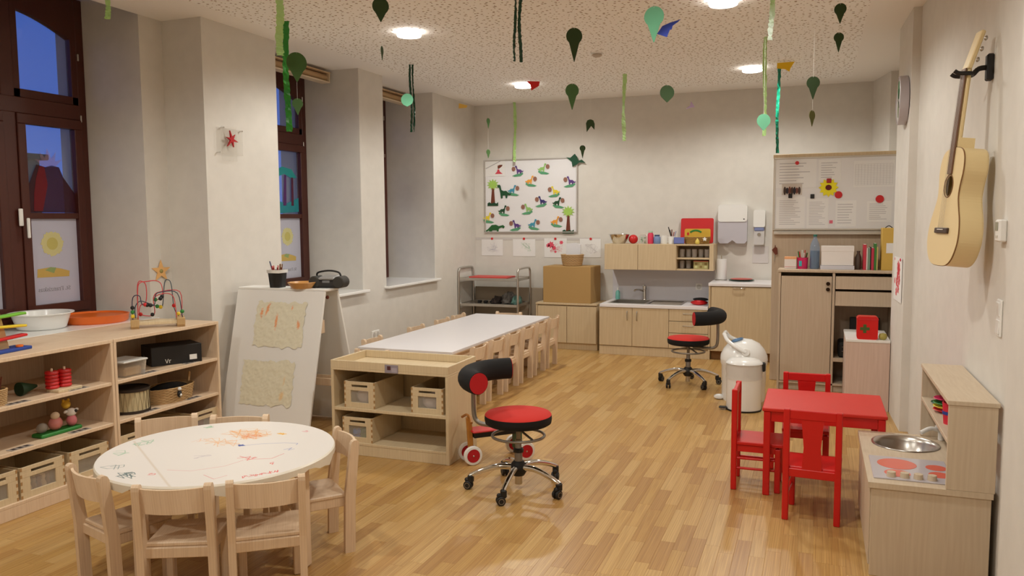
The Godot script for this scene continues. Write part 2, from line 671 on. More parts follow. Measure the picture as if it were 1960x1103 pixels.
func window(n, xp, zf, zn, y0, y1):
	var w = structure_node("window_%d" % n)
	var D = M.dark_wood
	var zc = (zf + zn) * 0.5
	slab(w, "frame_jamb", xp - 0.08, xp, y0, y1, zf, zf + 0.066, D, 0.004)
	slab(w, "frame_jamb", xp - 0.08, xp, y0, y1, zn - 0.066, zn, D, 0.004)
	slab(w, "frame_sill", xp - 0.08, xp + 0.012, y0, y0 + 0.06, zf + 0.066, zn - 0.066, D, 0.004)
	slab(w, "mullion", xp - 0.08, xp + 0.006, y0 + 0.06, y1, zc - 0.05, zc + 0.05, D, 0.004)
	slab(w, "transom", xp - 0.08, xp + 0.01, 2.36, 2.47, zf + 0.066, zn - 0.066, D, 0.004)
	for s in [[zf + 0.066, zc - 0.05, -1], [zc + 0.05, zn - 0.066, 1]]:
		var a = s[0]
		var b = s[1]
		# tilting arched top light
		var sash = part(w, "top_light", joined([
			[bx(0.05, 0.06, b - a, 0.003), at(xp - 0.025, 2.50, (a + b) * 0.5)],
			[bx(0.05, y1 - 2.47, 0.05, 0.003), at(xp - 0.025, (y1 + 2.47) * 0.5, a + 0.025)],
			[bx(0.05, y1 - 2.47, 0.05, 0.003), at(xp - 0.025, (y1 + 2.47) * 0.5, b - 0.025)]]), D)
		var arch = [[a + 0.04, y1], [b - 0.04, y1]]
		for k in 9:
			var t = float(k) / 8.0
			var u = t if s[2] > 0 else 1.0 - t
			arch.append([lerp(b - 0.04, a + 0.04, t), y1 - 0.18 - 0.13 * pow(1.0 - u, 1.6)])
		part(sash, "arched_head", flat_yz(arch, 0.05), D, Vector3(xp - 0.025, 0, 0))
		slab(sash, "pane", xp - 0.038, xp - 0.032, 2.52, y1 - 0.1, a + 0.04, b - 0.04, M.glass, 0.0)
		# casement with a glazing bar
		var g0 = y0 + 0.12
		var cs = part(w, "casement", joined([
			[bx(0.06, 0.07, b - a, 0.004), at(xp - 0.01, 2.325, (a + b) * 0.5)],
			[bx(0.06, 0.07, b - a, 0.004), at(xp - 0.01, y0 + 0.095, (a + b) * 0.5)],
			[bx(0.06, 2.29 - g0, 0.062, 0.004), at(xp - 0.01, (2.29 + g0) * 0.5, a + 0.031)],
			[bx(0.06, 2.29 - g0, 0.062, 0.004), at(xp - 0.01, (2.29 + g0) * 0.5, b - 0.031)]]), D)
		slab(cs, "glazing_bar", xp - 0.034, xp + 0.012, 1.63, 1.672, a + 0.06, b - 0.06, D, 0.003)
		slab(cs, "pane", xp - 0.028, xp - 0.022, 1.672, 2.30, a + 0.055, b - 0.055, M.glass, 0.0)
		slab(cs, "pane", xp - 0.028, xp - 0.022, g0 - 0.01, 1.635, a + 0.055, b - 0.055, M.glass, 0.0)
	# white handle on the meeting stile
	var hz = zc - 0.03
	var h = slab(w, "handle", xp + 0.02, xp + 0.032, 1.58, 1.70, hz - 0.016, hz + 0.016, M.white, 0.004)
	part(h, "lever", bx(0.018, 0.14, 0.02, 0.005), M.white, Vector3(0.03, -0.075, -0.03))
	for y in [2.35, 2.8]:
		slab(w, "hinge", xp - 0.002, xp + 0.01, y, y + 0.05, zf + 0.05, zf + 0.062, M.steel, 0.003)
	return w

func sun_poster(xp, z, label, group):
	var t = thing("sun_poster", label, "poster", Vector3(xp - 0.016, 1.32, z), 0.0, group)
	var sheet = mat(rgb(226, 224, 230), 0.8)
	sheet.backlight_enabled = true
	sheet.backlight = Color(0.9, 0.9, 0.9)
	part(t, "sheet", bx(0.003, 0.62, 0.42, 0.0005), sheet)
	var rays = []
	for k in 40:
		var rr = 0.088 + 0.006 * sin(k * 2.7) + 0.004 * sin(k * 5.1)
		rays.append([sin(TAU * k / 40) * rr, 0.13 + cos(TAU * k / 40) * rr])
	part(t, "sun_print", flat_yz(rays, 0.001), mat(rgb(214, 208, 150), 0.8), Vector3(0.0022, 0, 0))
	var core = []
	for k in 20:
		core.append([sin(TAU * k / 20) * 0.045, 0.13 + cos(TAU * k / 20) * 0.045])
	part(t, "sun_core_print", flat_yz(core, 0.001), mat(rgb(200, 190, 110), 0.8), Vector3(0.0027, 0, 0))
	part(t, "field_print", flat_yz([[-0.13, -0.075], [-0.06, -0.055], [0.02, -0.04], [0.13, -0.05], [0.135, -0.11], [-0.125, -0.115]], 0.001), mat(rgb(206, 176, 96), 0.8), Vector3(0.0022, 0, 0))
	part(t, "meadow_print", flat_yz([[-0.02, -0.045], [0.03, -0.04], [0.07, -0.06], [0.0, -0.085]], 0.001), mat(rgb(150, 172, 110), 0.8), Vector3(0.0027, 0, 0))
	var tm := TextMesh.new()
	tm.text = "St. Franziskus"
	var f := SystemFont.new()
	f.font_names = PackedStringArray(["Droid Serif"])
	tm.font = f
	tm.font_size = 48
	tm.pixel_size = 0.00082
	tm.depth = 0.001
	# the print shows through from behind, so it reads mirrored from the room
	part(t, "name_print", tm, mat(rgb(150, 148, 150), 0.9), Vector3(0.0022, -0.2, 0), Vector3(0, -PI / 2, 0))
	return t

func build_windows():
	window(1, -5.17, -4.566, -3.3, 0.885, 3.25)
	window(2, -4.88, -6.94, -5.64, 0.905, 3.1)
	window(3, -4.88, -8.57, -7.41, 0.905, 3.1)
	sun_poster(-5.17, -4.226, "white paper with sun drawing on window pane behind orange tray", "sun posters on the first window")
	sun_poster(-5.17, -3.64, "white paper with sun drawing on window pane behind marble run", "sun posters on the first window")
	sun_poster(-4.88, -6.6, "white paper with sun drawing on window pane behind the easel", "")
	# volcano painted on the first window
	var v = thing("window_painting", "dark red volcano painted on the glass above sun poster", "painting", Vector3(-5.186, 1.675, -4.226))
	var cone = clear(rgb(66, 24, 34), 0.8, 0.5)
	var lava = clear(rgb(120, 18, 32), 0.8, 0.5)
	var smoke = clear(rgb(190, 150, 170), 0.22, 0.6)
	part(v, "volcano_cone", flat_yz([[-0.225, 0.0], [0.22, 0.0], [0.215, 0.09], [0.17, 0.17], [0.12, 0.28], [0.09, 0.34], [0.02, 0.325], [-0.03, 0.34], [-0.09, 0.33], [-0.12, 0.26], [-0.22, 0.13]], 0.001), cone)
	part(v, "lava_streak", flat_yz([[0.13, 0.01], [0.06, 0.01], [0.01, 0.2], [0.03, 0.325], [0.07, 0.33], [0.1, 0.24], [0.12, 0.14]], 0.001), lava, Vector3(0.0012, 0, 0))
	part(v, "smoke_plume", flat_yz([[0.05, 0.33], [-0.06, 0.33], [-0.12, 0.39], [-0.06, 0.37], [-0.07, 0.44], [-0.03, 0.39], [0.0, 0.46], [0.02, 0.39], [0.06, 0.43], [0.05, 0.37], [0.1, 0.38]], 0.001), smoke)
	# palms painted on the second window
	var q = thing("window_painting", "purple and turquoise palm trees painted on the middle window", "painting", Vector3(-4.896, 1.675, -6.6))
	part(q, "turquoise_wash", flat_yz([[-0.2, 0.02], [0.18, 0.0], [0.2, 0.14], [0.0, 0.1], [-0.2, 0.16]], 0.001), clear(rgb(40, 150, 160), 0.8, 0.5))
	part(q, "palm_crown", flat_yz([[-0.18, 0.36], [-0.1, 0.44], [0.05, 0.46], [0.2, 0.4], [0.12, 0.36], [0.02, 0.39], [-0.1, 0.35]], 0.001), clear(rgb(40, 160, 160), 0.85, 0.5))
	part(q, "palm_trunk", flat_yz([[-0.12, 0.08], [-0.08, 0.08], [-0.09, 0.36], [-0.12, 0.36]], 0.001), clear(rgb(90, 30, 60), 0.9, 0.5), Vector3(0.0012, 0, 0))
	part(q, "palm_trunk", flat_yz([[0.0, 0.08], [0.05, 0.08], [0.02, 0.38], [-0.01, 0.38]], 0.001), clear(rgb(90, 40, 110), 0.9, 0.5), Vector3(0.0012, 0, 0))
	# roller blinds in the recesses
	for b in [[-6.9, -5.66, "beige roller blind cassette at the top of window behind easel"], [-8.53, -7.43, "beige roller blind cassette at top of window nearest the back wall"]]:
		var t = thing("roller_blind", b[2], "blind", Vector3(-4.6, 2.97, (b[0] + b[1]) * 0.5), 0.0, "roller blinds")
		var L = b[1] - b[0]
		var bm = mat(rgb(206, 176, 138), 0.6)
		part(t, "cassette", flat_yz([[-L / 2, 0.09], [L / 2, 0.09], [L / 2, 0.1], [-L / 2, 0.1]], 0.11), bm)
		part(t, "bottom_rail", bx(0.10, 0.014, L, 0.004), mat(rgb(226, 206, 176), 0.5), Vector3(0, 0.004, 0))
		part(t, "fabric_roll", joined([[cyl(0.034, L - 0.04, 0.001, 16), turned(Vector3(1, 0, 0), PI / 2, Vector3(0, 0.05, -L / 2 + 0.02))]]), mat(rgb(190, 158, 118), 0.8))
		for s in [-1, 1]:
			part(t, "end_bracket", bx(0.1, 0.1, 0.012, 0.004), mat(rgb(224, 204, 172), 0.5), Vector3(0, 0.05, s * (L / 2 - 0.006)))
		part(t, "ceiling_hanger", bx(0.03, 0.034, 0.03, 0.002), M.white, Vector3(0, 0.114, 0))
	# house across the yard
	var hs = thing("neighbour_house", "grey house wall and dark roof outside the first window", "building", Vector3(-17.0, -2.0, -9.95))
	part(hs, "wall", bx(4.0, 4.9, 4.2, 0.02), mat(rgb(120, 116, 96), 0.9), Vector3(0, 2.45, 0))
	part(hs, "roof", bx(4.3, 0.12, 4.4, 0.02), mat(rgb(60, 46, 40), 0.9), Vector3(0, 4.95, 0))

# ------------------------------------------------------------------ left side
func crate(at_p, turn, w, h, d, label, group):
	# front faces local -z; the sides are finger jointed into the front
	var t = thing("wooden_crate", label, "crate", at_p, turn, group)
	var th = 0.011
	var wy0 = h * 0.2
	var wy1 = h * 0.66
	var ww = w * 0.29
	var sy0 = h * 0.79
	var sy1 = h * 0.88
	var sw = w * 0.26
	var fz = -d / 2 + th / 2
	var f = part(t, "front_panel", joined([
		[bx(w, wy0, th, 0.001), at(0, wy0 / 2, fz)],
		[bx(w, sy0 - wy1, th, 0.001), at(0, (sy0 + wy1) / 2, fz)],
		[bx(w, h - sy1, th, 0.001), at(0, (h + sy1) / 2, fz)],
		[bx(w / 2 - ww, wy1 - wy0, th, 0.0), at(-(w / 2 + ww) / 2, (wy0 + wy1) / 2, fz)],
		[bx(w / 2 - ww, wy1 - wy0, th, 0.0), at((w / 2 + ww) / 2, (wy0 + wy1) / 2, fz)],
		[bx(w / 2 - sw, sy1 - sy0, th, 0.0), at(-(w / 2 + sw) / 2, (sy0 + sy1) / 2, fz)],
		[bx(w / 2 - sw, sy1 - sy0, th, 0.0), at((w / 2 + sw) / 2, (sy0 + sy1) / 2, fz)]]), M.birch)
	part(f, "window_pane", bx(ww * 2, wy1 - wy0, 0.002, 0.0), M.plastic_clear, Vector3(0, (wy0 + wy1) / 2, fz + 0.003))
	var fj = []
	var n = 9
	for i in n:
		if i % 2 == 0:
			for s in [-1, 1]:
				fj.append([bx(0.011, h / n * 0.96, 0.0012, 0.0), at(s * (w / 2 - 0.0055), h * (i + 0.5) / n, -d / 2 - 0.0004)])
	part(f, "finger_joints", joined(fj), M.joint).set_meta("kind", "stuff")
	for s in [-1, 1]:
		slab(t, "side_panel", s * (w / 2 - th), s * w / 2, 0, h, -d / 2 + th, d / 2, M.birch, 0.001)
	slab(t, "back_panel", -w / 2 + th, w / 2 - th, 0, h, d / 2 - th, d / 2, M.birch, 0.001)
	slab(t, "bottom", -w / 2 + th, w / 2 - th, 0.002, 0.008, -d / 2 + th, d / 2 - th, M.birch, 0.0)
	return t

func basket_mesh(rx, rz, h, flare, n_rings):
	# stacked woven rings that widen towards the rim
	var list = []
	for i in n_rings:
		var t = (i + 0.5) / n_rings
		var k = 1.0 + flare * t
		var pts = []
		for j in 40:
			var a = TAU * j / 40
			var wob = 0.003 * (1 if (i + j) % 2 == 0 else -1)
			pts.append(Vector3((rx * k + wob) * cos(a), h * t, (rz * k + wob) * sin(a)))
		list.append([tube(pts, h / n_rings * 0.5, 6, true), Transform3D()])
	return joined(list)

func basket_floor(rx, rz):
	return joined([[cyl(1.0, 0.006, 0.0005, 28), Transform3D(Basis.from_scale(Vector3(rx, 1, rz)), Vector3.ZERO)]])

func build_left_shelves():
	# two open shelf units under the first window
	var units = [[-3.652, -2.742, "open beech shelf unit with red stacking toy and crates"], [-4.578, -3.656, "open beech shelf unit holding drum, basket and black box"]]
	for u in units:
		var t = thing("shelf_unit", u[2], "shelf", Vector3(-4.3, 0, (u[0] + u[1]) * 0.5), 0.0, "shelf units under the window")
		var L = u[1] - u[0]
		var x0 = -0.295
		var x1 = 0.285
		for s in [-1, 1]:
			slab(t, "side_panel", x0, x1, 0, 0.863, s * (L / 2 - 0.02), s * L / 2, M.beech)
		slab(t, "top_board", x0, x1, 0.863, 0.885, -L / 2, L / 2, M.beech)
		slab(t, "shelf_board", x0, x1 - 0.004, 0.60, 0.621, -L / 2 + 0.02, L / 2 - 0.02, M.beech)
		slab(t, "shelf_board", x0, x1 - 0.004, 0.348, 0.369, -L / 2 + 0.02, L / 2 - 0.02, M.beech)
		slab(t, "base_board", x0, x1 - 0.004, 0.068, 0.086, -L / 2 + 0.02, L / 2 - 0.02, M.beech)
		slab(t, "plinth", x1 - 0.025, x1 - 0.005, 0, 0.068, -L / 2 + 0.02, L / 2 - 0.02, M.beech)
		slab(t, "back_panel", x0, x0 + 0.006, 0.086, 0.863, -L / 2 + 0.02, L / 2 - 0.02, M.beech, 0.0)
		var pm = mat(rgb(170, 160, 150), 0.7)
		var pd = mat(rgb(60, 50, 46), 0.7)
		for y in [0.6225, 0.3705]:
			for zz in [-0.22, 0.16]:
				var lab = part(t, "shelf_label", bx(0.045, 0.002, 0.13, 0.0), pm, Vector3(x1 - 0.04, y, zz))
				for k in 3:
					part(lab, "label_picture", bx(0.03, 0.001, 0.026, 0.0), pd, Vector3(0, 0.0012, -0.038 + 0.038 * k))
	# crates at the bottom
	for c in [[-3.46, "finger-jointed wooden crate in shelf under the farm figurine"], [-3.15, "finger-jointed wooden crate with brown toys in the shelf unit"], [-2.86, "finger-jointed wooden crate at the end of the shelf row"]]:
		crate(Vector3(-4.235, 0.086, c[0]), -PI / 2, 0.275, 0.175, 0.4, c[1], "crates in the shelf units")
	for c in [[-4.44, "finger-jointed wooden crate at bottom of shelf at the easel end"], [-4.12, "finger-jointed wooden crate at bottom of shelf below oval basket"], [-3.82, "finger-jointed wooden crate at bottom of shelf below the drum"]]:
		crate(Vector3(-4.24, 0.086, c[0]), -PI / 2, 0.27, 0.175, 0.4, c[1], "crates in the shelf units")
	for k in 5:
		solo("wooden_toy_figure", "brown wooden toy figure inside crate seen through its window", "toy", lathe([Vector2(0, 0), Vector2(0.018, 0.002), Vector2(0.02, 0.03), Vector2(0.01, 0.055), Vector2(0.016, 0.066), Vector2(0.014, 0.082), Vector2(0, 0.09)], 10), [M.wicker_dark, M.wicker, M.brown][k % 3], Vector3(-4.08, 0.0945, -3.21 + 0.03 * k), Vector3.ZERO, "wooden toy figures in the crate")
	solo("red_toy_bag", "dark red cloth bag lying inside crate under basket", "bag", blob(0.12, 0.06, 0.09), mat(rgb(120, 20, 30), 0.9), Vector3(-4.2, 0.155, -4.44))
	# red stacking rings with green cone on their side rod
	var s = thing("stacking_toy", "red wooden stacking rings on two pegs with light base", "toy", Vector3(-4.1, 0.621, -3.37))
	part(s, "base", bx(0.1, 0.018, 0.16, 0.003), M.birch, Vector3(0, 0.009, 0))
	for p in [[-0.02, -0.02], [-0.03, 0.055]]:
		for k in 5:
			part(s, "ring", lathe([Vector2(0.01, 0), Vector2(0.034, 0.001), Vector2(0.038, 0.01), Vector2(0.034, 0.019), Vector2(0.01, 0.02), Vector2(0.01, 0)], 16), M.red, Vector3(p[0], 0.019 + 0.0205 * k, p[1]))
		part(s, "peg", cyl(0.007, 0.118, 0.002, 10), M.beech, Vector3(p[0], 0.018, p[1]))
	var cn = thing("toy_cone", "dark green toy cone lying beside red stacking rings", "toy", Vector3(-4.2, 0.66, -3.22))
	part(cn, "cone", lathe([Vector2(0.0, 0.0), Vector2(0.04, 0.0), Vector2(0.037, 0.02), Vector2(0.008, 0.11), Vector2(0, 0.112)], 16), mat(rgb(24, 56, 30), 0.5), Vector3(0, 0, 0.06), Vector3(-PI / 2, 0, 0))
	var bk = thing("small_basket", "small woven basket with brown sticks at the shelf end", "basket", Vector3(-4.12, 0.621, -2.95))
	part(bk, "weave", basket_mesh(0.055, 0.055, 0.09, 0.15, 9), M.wicker)
	part(bk, "bottom", basket_floor(0.055, 0.055), M.wicker)
	for k in 6:
		part(bk, "stick", tube([Vector3(0.02 * cos(k * 1.7), 0.01, 0.02 * sin(k * 1.7)), Vector3(0.045 * cos(k * 1.7), 0.15, 0.045 * sin(k * 1.7))], 0.004, 6), M.brown)
	# farm figurine on a green base
	var fg = thing("farm_figurine", "toy cow, mouse and yellow bear figurine on green base", "figurine", Vector3(-4.14, 0.369, -3.34))
	part(fg, "grass_base", bx(0.09, 0.022, 0.27, 0.006), M.green, Vector3(0, 0.011, 0))
	var wm = mat(rgb(236, 228, 220), 0.5)
	part(fg, "cow_body", blob(0.028, 0.036, 0.03), mat(rgb(226, 130, 140), 0.5), Vector3(0.01, 0.055, -0.09))
	var ch = part(fg, "cow_head", blob(0.026, 0.024, 0.032), wm, Vector3(0.012, 0.105, -0.088))
	part(ch, "spot", blob(0.008, 0.01, 0.012), M.black, Vector3(0.021, 0.006, -0.014))
	for q in [-1, 1]:
		part(ch, "ear", blob(0.006, 0.01, 0.016), wm, Vector3(0, 0.008, q * 0.036))
	var bh = part(fg, "bear_head", blob(0.024, 0.026, 0.026), mat(rgb(226, 186, 60), 0.5), Vector3(-0.012, 0.152, -0.075))
	for q in [-1, 1]:
		part(bh, "ear", blob(0.008, 0.01, 0.008), mat(rgb(226, 186, 60), 0.5), Vector3(0, 0.024, q * 0.017))
	part(fg, "mouse_body", blob(0.032, 0.04, 0.042), mat(rgb(208, 128, 122), 0.5), Vector3(0.005, 0.06, 0.015))
	part(fg, "mouse_head", blob(0.022, 0.022, 0.026), mat(rgb(216, 190, 160), 0.5), Vector3(0.012, 0.108, 0.02))
	part(fg, "sheep", blob(0.024, 0.03, 0.034), mat(rgb(150, 140, 128), 0.7), Vector3(-0.005, 0.05, 0.095))
	# second unit: clear tub, black box, drum, oval basket
	var tb = thing("plastic_tub", "clear lidded plastic tub with brown contents on shelf", "container", Vector3(-4.12, 0.621, -3.83))
	var body = lathe([Vector2(0, 0), Vector2(0.9, 0), Vector2(1, 0.06), Vector2(1.1, 1.0)], 4, 10.0)
	part(tb, "tub", joined([[body, Transform3D(Basis(Vector3.UP, PI / 4).scaled(Vector3(1, 1, 1)), Vector3.ZERO) * Transform3D(Basis.from_scale(Vector3(0.115, 0.095, 0.115)), Vector3.ZERO)]]), M.plastic_clear)
	part(tb, "lid", bx(0.195, 0.012, 0.195, 0.004), clear(Color(0.93, 0.92, 0.9), 0.7, 0.3), Vector3(0, 0.101, 0))
	part(tb, "contents", bx(0.14, 0.055, 0.14, 0.01), mat(rgb(176, 142, 98), 0.9), Vector3(0, 0.032, 0))
	var vb = thing("headset_box", "black cardboard box with white lettering and white sticker", "box", Vector3(-4.2, 0.621, -4.31), deg_to_rad(-28))
	part(vb, "carton", bx(0.22, 0.13, 0.34, 0.003), M.black, Vector3(0, 0.065, 0))
	var tm := TextMesh.new()
	tm.text = "Vr"
	tm.font_size = 32
	tm.pixel_size = 0.0012
	tm.depth = 0.001
	part(vb, "lettering", tm, M.white, Vector3(0.1105, 0.03, 0.06), Vector3(0, PI / 2, 0))
	part(vb, "lettering", tm, mat(rgb(120, 120, 120), 0.6), Vector3(-0.04, 0.05, 0.1705), Vector3.ZERO)
	part(vb, "sticker", bx(0.001, 0.035, 0.05, 0.0), M.white, Vector3(0.1108, 0.04, -0.11))
	var dr = thing("toy_drum", "toy drum with cream shell and dark lacing on shelf", "drum", Vector3(-4.16, 0.369, -3.9))
	part(dr, "shell", lathe([Vector2(0.112, 0.012), Vector2(0.112, 0.148)], 32), mat(rgb(206, 190, 150), 0.5))
	for y in [0.0, 0.142]:
		part(dr, "hoop", lathe([Vector2(0.11, y), Vector2(0.119, y), Vector2(0.119, y + 0.018), Vector2(0.11, y + 0.018)], 32), mat(rgb(46, 34, 26), 0.6))
	part(dr, "drumhead", lathe([Vector2(0, 0.154), Vector2(0.112, 0.154)], 32), mat(rgb(40, 32, 28), 0.7))
	var lace = []
	for k in 24:
		var a = TAU * k / 24
		var b = TAU * (k + 0.5) / 24
		var c = TAU * (k + 1) / 24
		lace.append(Vector3(0.115 * cos(a), 0.146, 0.115 * sin(a)))
		lace.append(Vector3(0.115 * cos(b), 0.016, 0.115 * sin(b)))
	part(dr, "lacing", tube(lace, 0.0018, 5, true), mat(rgb(120, 100, 70), 0.8))
	var ob = thing("oval_basket", "oval brown wicker basket with black fabric inside on shelf", "basket", Vector3(-4.17, 0.369, -4.24))
	part(ob, "weave", basket_mesh(0.105, 0.175, 0.105, 0.12, 11), M.wicker)
	part(ob, "bottom", basket_floor(0.105, 0.175), M.wicker)
	part(ob, "handle_loop", tube(curve([Vector3(0, 0.1, -0.19), Vector3(0, 0.15, -0.2), Vector3(0, 0.16, -0.195), Vector3(0, 0.1, -0.185)], 5), 0.006, 6), M.wicker)
	solo("black_cloth", "black cloth bundled inside the oval wicker basket", "cloth", blob(0.1, 0.05, 0.16), M.black_fabric, Vector3(-4.17, 0.44, -4.24))
	var pg = thing("penguin_charm", "small black and white penguin charm hanging on wicker basket", "toy", Vector3(-4.038, 0.43, -4.2))
	part(pg, "body", blob(0.014, 0.028, 0.016), M.black)
	part(pg, "head", blob(0.012, 0.013, 0.013), M.white, Vector3(0.002, 0.034, 0))
	part(pg, "belly", blob(0.006, 0.012, 0.009), M.white, Vector3(0.011, -0.008, 0))
	# things on the top: bead maze, straw star, orange tray, white basin, marble run
	var bm = thing("bead_maze", "wooden bead maze toy with bent red and blue wires", "toy", Vector3(-4.2, 0.885, -4.2), deg_to_rad(46))
	bm.scale = Vector3(1.06, 1.15, 1.06)
	part(bm, "end_block", bx(0.05, 0.045, 0.15, 0.004), M.birch_edge, Vector3(-0.135, 0.0325, 0))
	part(bm, "end_block", bx(0.05, 0.045, 0.15, 0.004), M.birch_edge, Vector3(0.135, 0.0325, 0))
	for q in [[-0.135, -0.05], [-0.135, 0.05], [0.135, -0.05], [0.135, 0.05]]:
		part(bm, "foot", bx(0.048, 0.012, 0.03, 0.002), M.birch_edge, Vector3(q[0], 0.006, q[1]))
	for z in [-0.05, 0.0, 0.05]:
		part(bm, "base_rail", bx(0.27, 0.018, 0.022, 0.002), M.birch, Vector3(0, 0.03, z))
	var wires = [
		["red", [Vector3(-0.115, 0.055, 0.04), Vector3(-0.112, 0.2, 0.04), Vector3(-0.1, 0.265, 0.04), Vector3(-0.05, 0.275, 0.02), Vector3(0.0, 0.275, 0.0), Vector3(0.03, 0.25, 0.0), Vector3(0.03, 0.18, 0.0), Vector3(-0.02, 0.16, 0.02), Vector3(0.0, 0.19, 0.03), Vector3(0.06, 0.2, 0.03), Vector3(0.1, 0.17, 0.03), Vector3(0.11, 0.055, 0.03)]],
		["blue", [Vector3(-0.145, 0.055, 0.05), Vector3(-0.145, 0.16, 0.05), Vector3(-0.13, 0.195, 0.05), Vector3(-0.1, 0.19, 0.05), Vector3(-0.085, 0.14, 0.05), Vector3(-0.02, 0.135, 0.05), Vector3(-0.01, 0.19, 0.05), Vector3(0.02, 0.21, 0.05), Vector3(0.12, 0.2, 0.05), Vector3(0.145, 0.055, 0.05)]],
		["dark", [Vector3(-0.13, 0.055, -0.03), Vector3(-0.13, 0.12, -0.03), Vector3(-0.1, 0.155, -0.03), Vector3(-0.05, 0.14, -0.03), Vector3(0.0, 0.12, -0.03), Vector3(0.03, 0.115, -0.03), Vector3(0.05, 0.26, -0.03), Vector3(0.075, 0.275, -0.03), Vector3(0.09, 0.24, -0.03), Vector3(0.1, 0.11, -0.03), Vector3(0.125, 0.055, -0.03)]],
		["red", [Vector3(-0.115, 0.055, -0.05), Vector3(-0.11, 0.25, -0.05), Vector3(-0.08, 0.27, -0.05), Vector3(-0.06, 0.24, -0.05), Vector3(-0.065, 0.15, -0.05), Vector3(-0.1, 0.125, -0.05), Vector3(-0.1, 0.075, -0.05), Vector3(-0.02, 0.07, -0.05), Vector3(-0.02, 0.17, -0.05), Vector3(0.02, 0.205, -0.05), Vector3(0.14, 0.2, -0.05), Vector3(0.145, 0.055, -0.05)]]]
	var wm2 = {"red": mat(rgb(206, 60, 66), 0.35), "blue": mat(rgb(42, 46, 74), 0.35), "dark": mat(rgb(48, 70, 84), 0.35)}
	for w in wires:
		part(bm, "wire", tube(curve(w[1], 5), 0.0028, 6), wm2[w[0]])
	var beads = [[-0.145, 0.075, 0.05, "yellow"], [-0.145, 0.1, 0.05, "green"], [-0.145, 0.125, 0.05, "black"], [-0.06, 0.137, 0.05, "black"], [-0.04, 0.135, 0.05, "black"], [-0.1, 0.075, -0.05, "red"], [-0.03, 0.07, -0.05, "black"], [0.0, 0.12, -0.03, "green"], [0.02, 0.115, -0.03, "yellow"], [0.1, 0.12, -0.03, "red"], [0.145, 0.09, 0.05, "green"], [0.02, 0.17, 0.02, "black"], [-0.01, 0.165, 0.02, "green"], [0.125, 0.07, -0.03, "yellow"], [-0.07, 0.14, 0.05, "red"], [0.03, 0.18, 0.0, "black"]]
	for b in beads:
		part(bm, "bead", blob(0.013, 0.012, 0.013, 10), M[b[3]], Vector3(b[0], b[1], b[2]))
	var star = []
	for k in 10:
		star.append(Vector2(sin(TAU * k / 10), cos(TAU * k / 10)) * (0.085 if k % 2 == 0 else 0.034))
	var so = thing("straw_star", "pale orange straw star hanging on the wall above bead maze", "star", Vector3(-4.608, 1.232, -4.66), deg_to_rad(82))
	part(so, "star", prism(star, 0.006), mat(rgb(230, 180, 116), 0.8))
	part(so, "centre_knot", blob(0.016, 0.016, 0.008), mat(rgb(170, 160, 96), 0.8), Vector3(0, 0, 0.002))
	part(so, "hanging_thread", tube([Vector3(0, 0.085, 0), Vector3(0, 0.24, 0)], 0.0008, 4), M.thread)
	var tr = thing("round_tray", "large round orange plastic tray on window sill", "tray", Vector3(-4.87, 0.885, -4.28))
	part(tr, "tray", lathe([Vector2(0, 0.0), Vector2(0.21, 0.0), Vector2(0.222, 0.012), Vector2(0.226, 0.05), Vector2(0.23, 0.054), Vector2(0.222, 0.056), Vector2(0.214, 0.044), Vector2(0, 0.042)], 48), M.orange)
	var ba = thing("white_basin", "white plastic wash basin on window sill", "basin", Vector3(-4.9, 0.885, -3.88))
	part(ba, "bowl", lathe([Vector2(0, 0.0), Vector2(0.135, 0.0), Vector2(0.15, 0.012), Vector2(0.178, 0.1), Vector2(0.2, 0.106), Vector2(0.2, 0.112), Vector2(0.174, 0.108), Vector2(0.145, 0.016), Vector2(0, 0.006)], 40), M.white_gloss)
	var mr = thing("marble_run", "wooden marble run toy with green, yellow and red slides", "toy", Vector3(-4.2, 0.885, -3.02), deg_to_rad(8))
	part(mr, "base_tray", bx(0.12, 0.018, 0.42, 0.004), M.blue, Vector3(0, 0.009, 0))
	part(mr, "tower_board", prism([Vector2(-0.13, 0.018), Vector2(0.1, 0.018), Vector2(0.04, 0.27), Vector2(-0.04, 0.29), Vector2(-0.09, 0.27)], 0.022), M.wicker, Vector3(0, 0, 0), Vector3(0, PI / 2, 0))
	var tilt = [[0.2, "green", 0.03], [0.145, "yellow", -0.06], [0.075, "red", 0.04]]
	for k in 3:
		part(mr, "slide", bx(0.05, 0.014, 0.36, 0.004), [mat(rgb(120, 190, 60), 0.4), M.yellow, M.red][k], Vector3(0.02, tilt[k][0], -0.02), Vector3(tilt[k][2], 0, 0))
	part(mr, "marble_cup", cyl(0.02, 0.012, 0.002, 12), M.orange, Vector3(0.03, 0.018, -0.15))
	# acrylic plate with a red starfish on the pier
	var ap = thing("acrylic_plate", "clear acrylic squares with a red starfish on white wall", "decoration", Vector3(-4.25, 2.215, -5.03))
	var ac = clear(Color(0.9, 0.88, 0.82), 0.05, 0.02)
	part(ap, "back_square", bx(0.006, 0.2, 0.3, 0.001), ac, Vector3(0.012, 0.0, 0.0))
	part(ap, "front_square", bx(0.006, 0.26, 0.17, 0.001), ac, Vector3(0.024, -0.02, 0.02))
	for q in [[-0.13, 0.09], [0.13, -0.09], [0.08, 0.1]]:
		part(ap, "steel_pin", joined([[cyl(0.005, 0.032, 0.001, 8), turned(Vector3(0, 0, 1), -PI / 2, Vector3(0, q[1], q[0]))]]), M.chrome)
	var sf = []
	for k in 12:
		var r = [0.07, 0.018, 0.062, 0.02, 0.075, 0.018, 0.06, 0.022, 0.07, 0.018, 0.055, 0.02][k]
		sf.append([r * sin(TAU * k / 12 + 0.3), r * cos(TAU * k / 12 + 0.3)])
	part(ap, "starfish", flat_yz(sf, 0.012), mat(rgb(176, 12, 24), 0.4), Vector3(0.034, 0.015, 0.0))

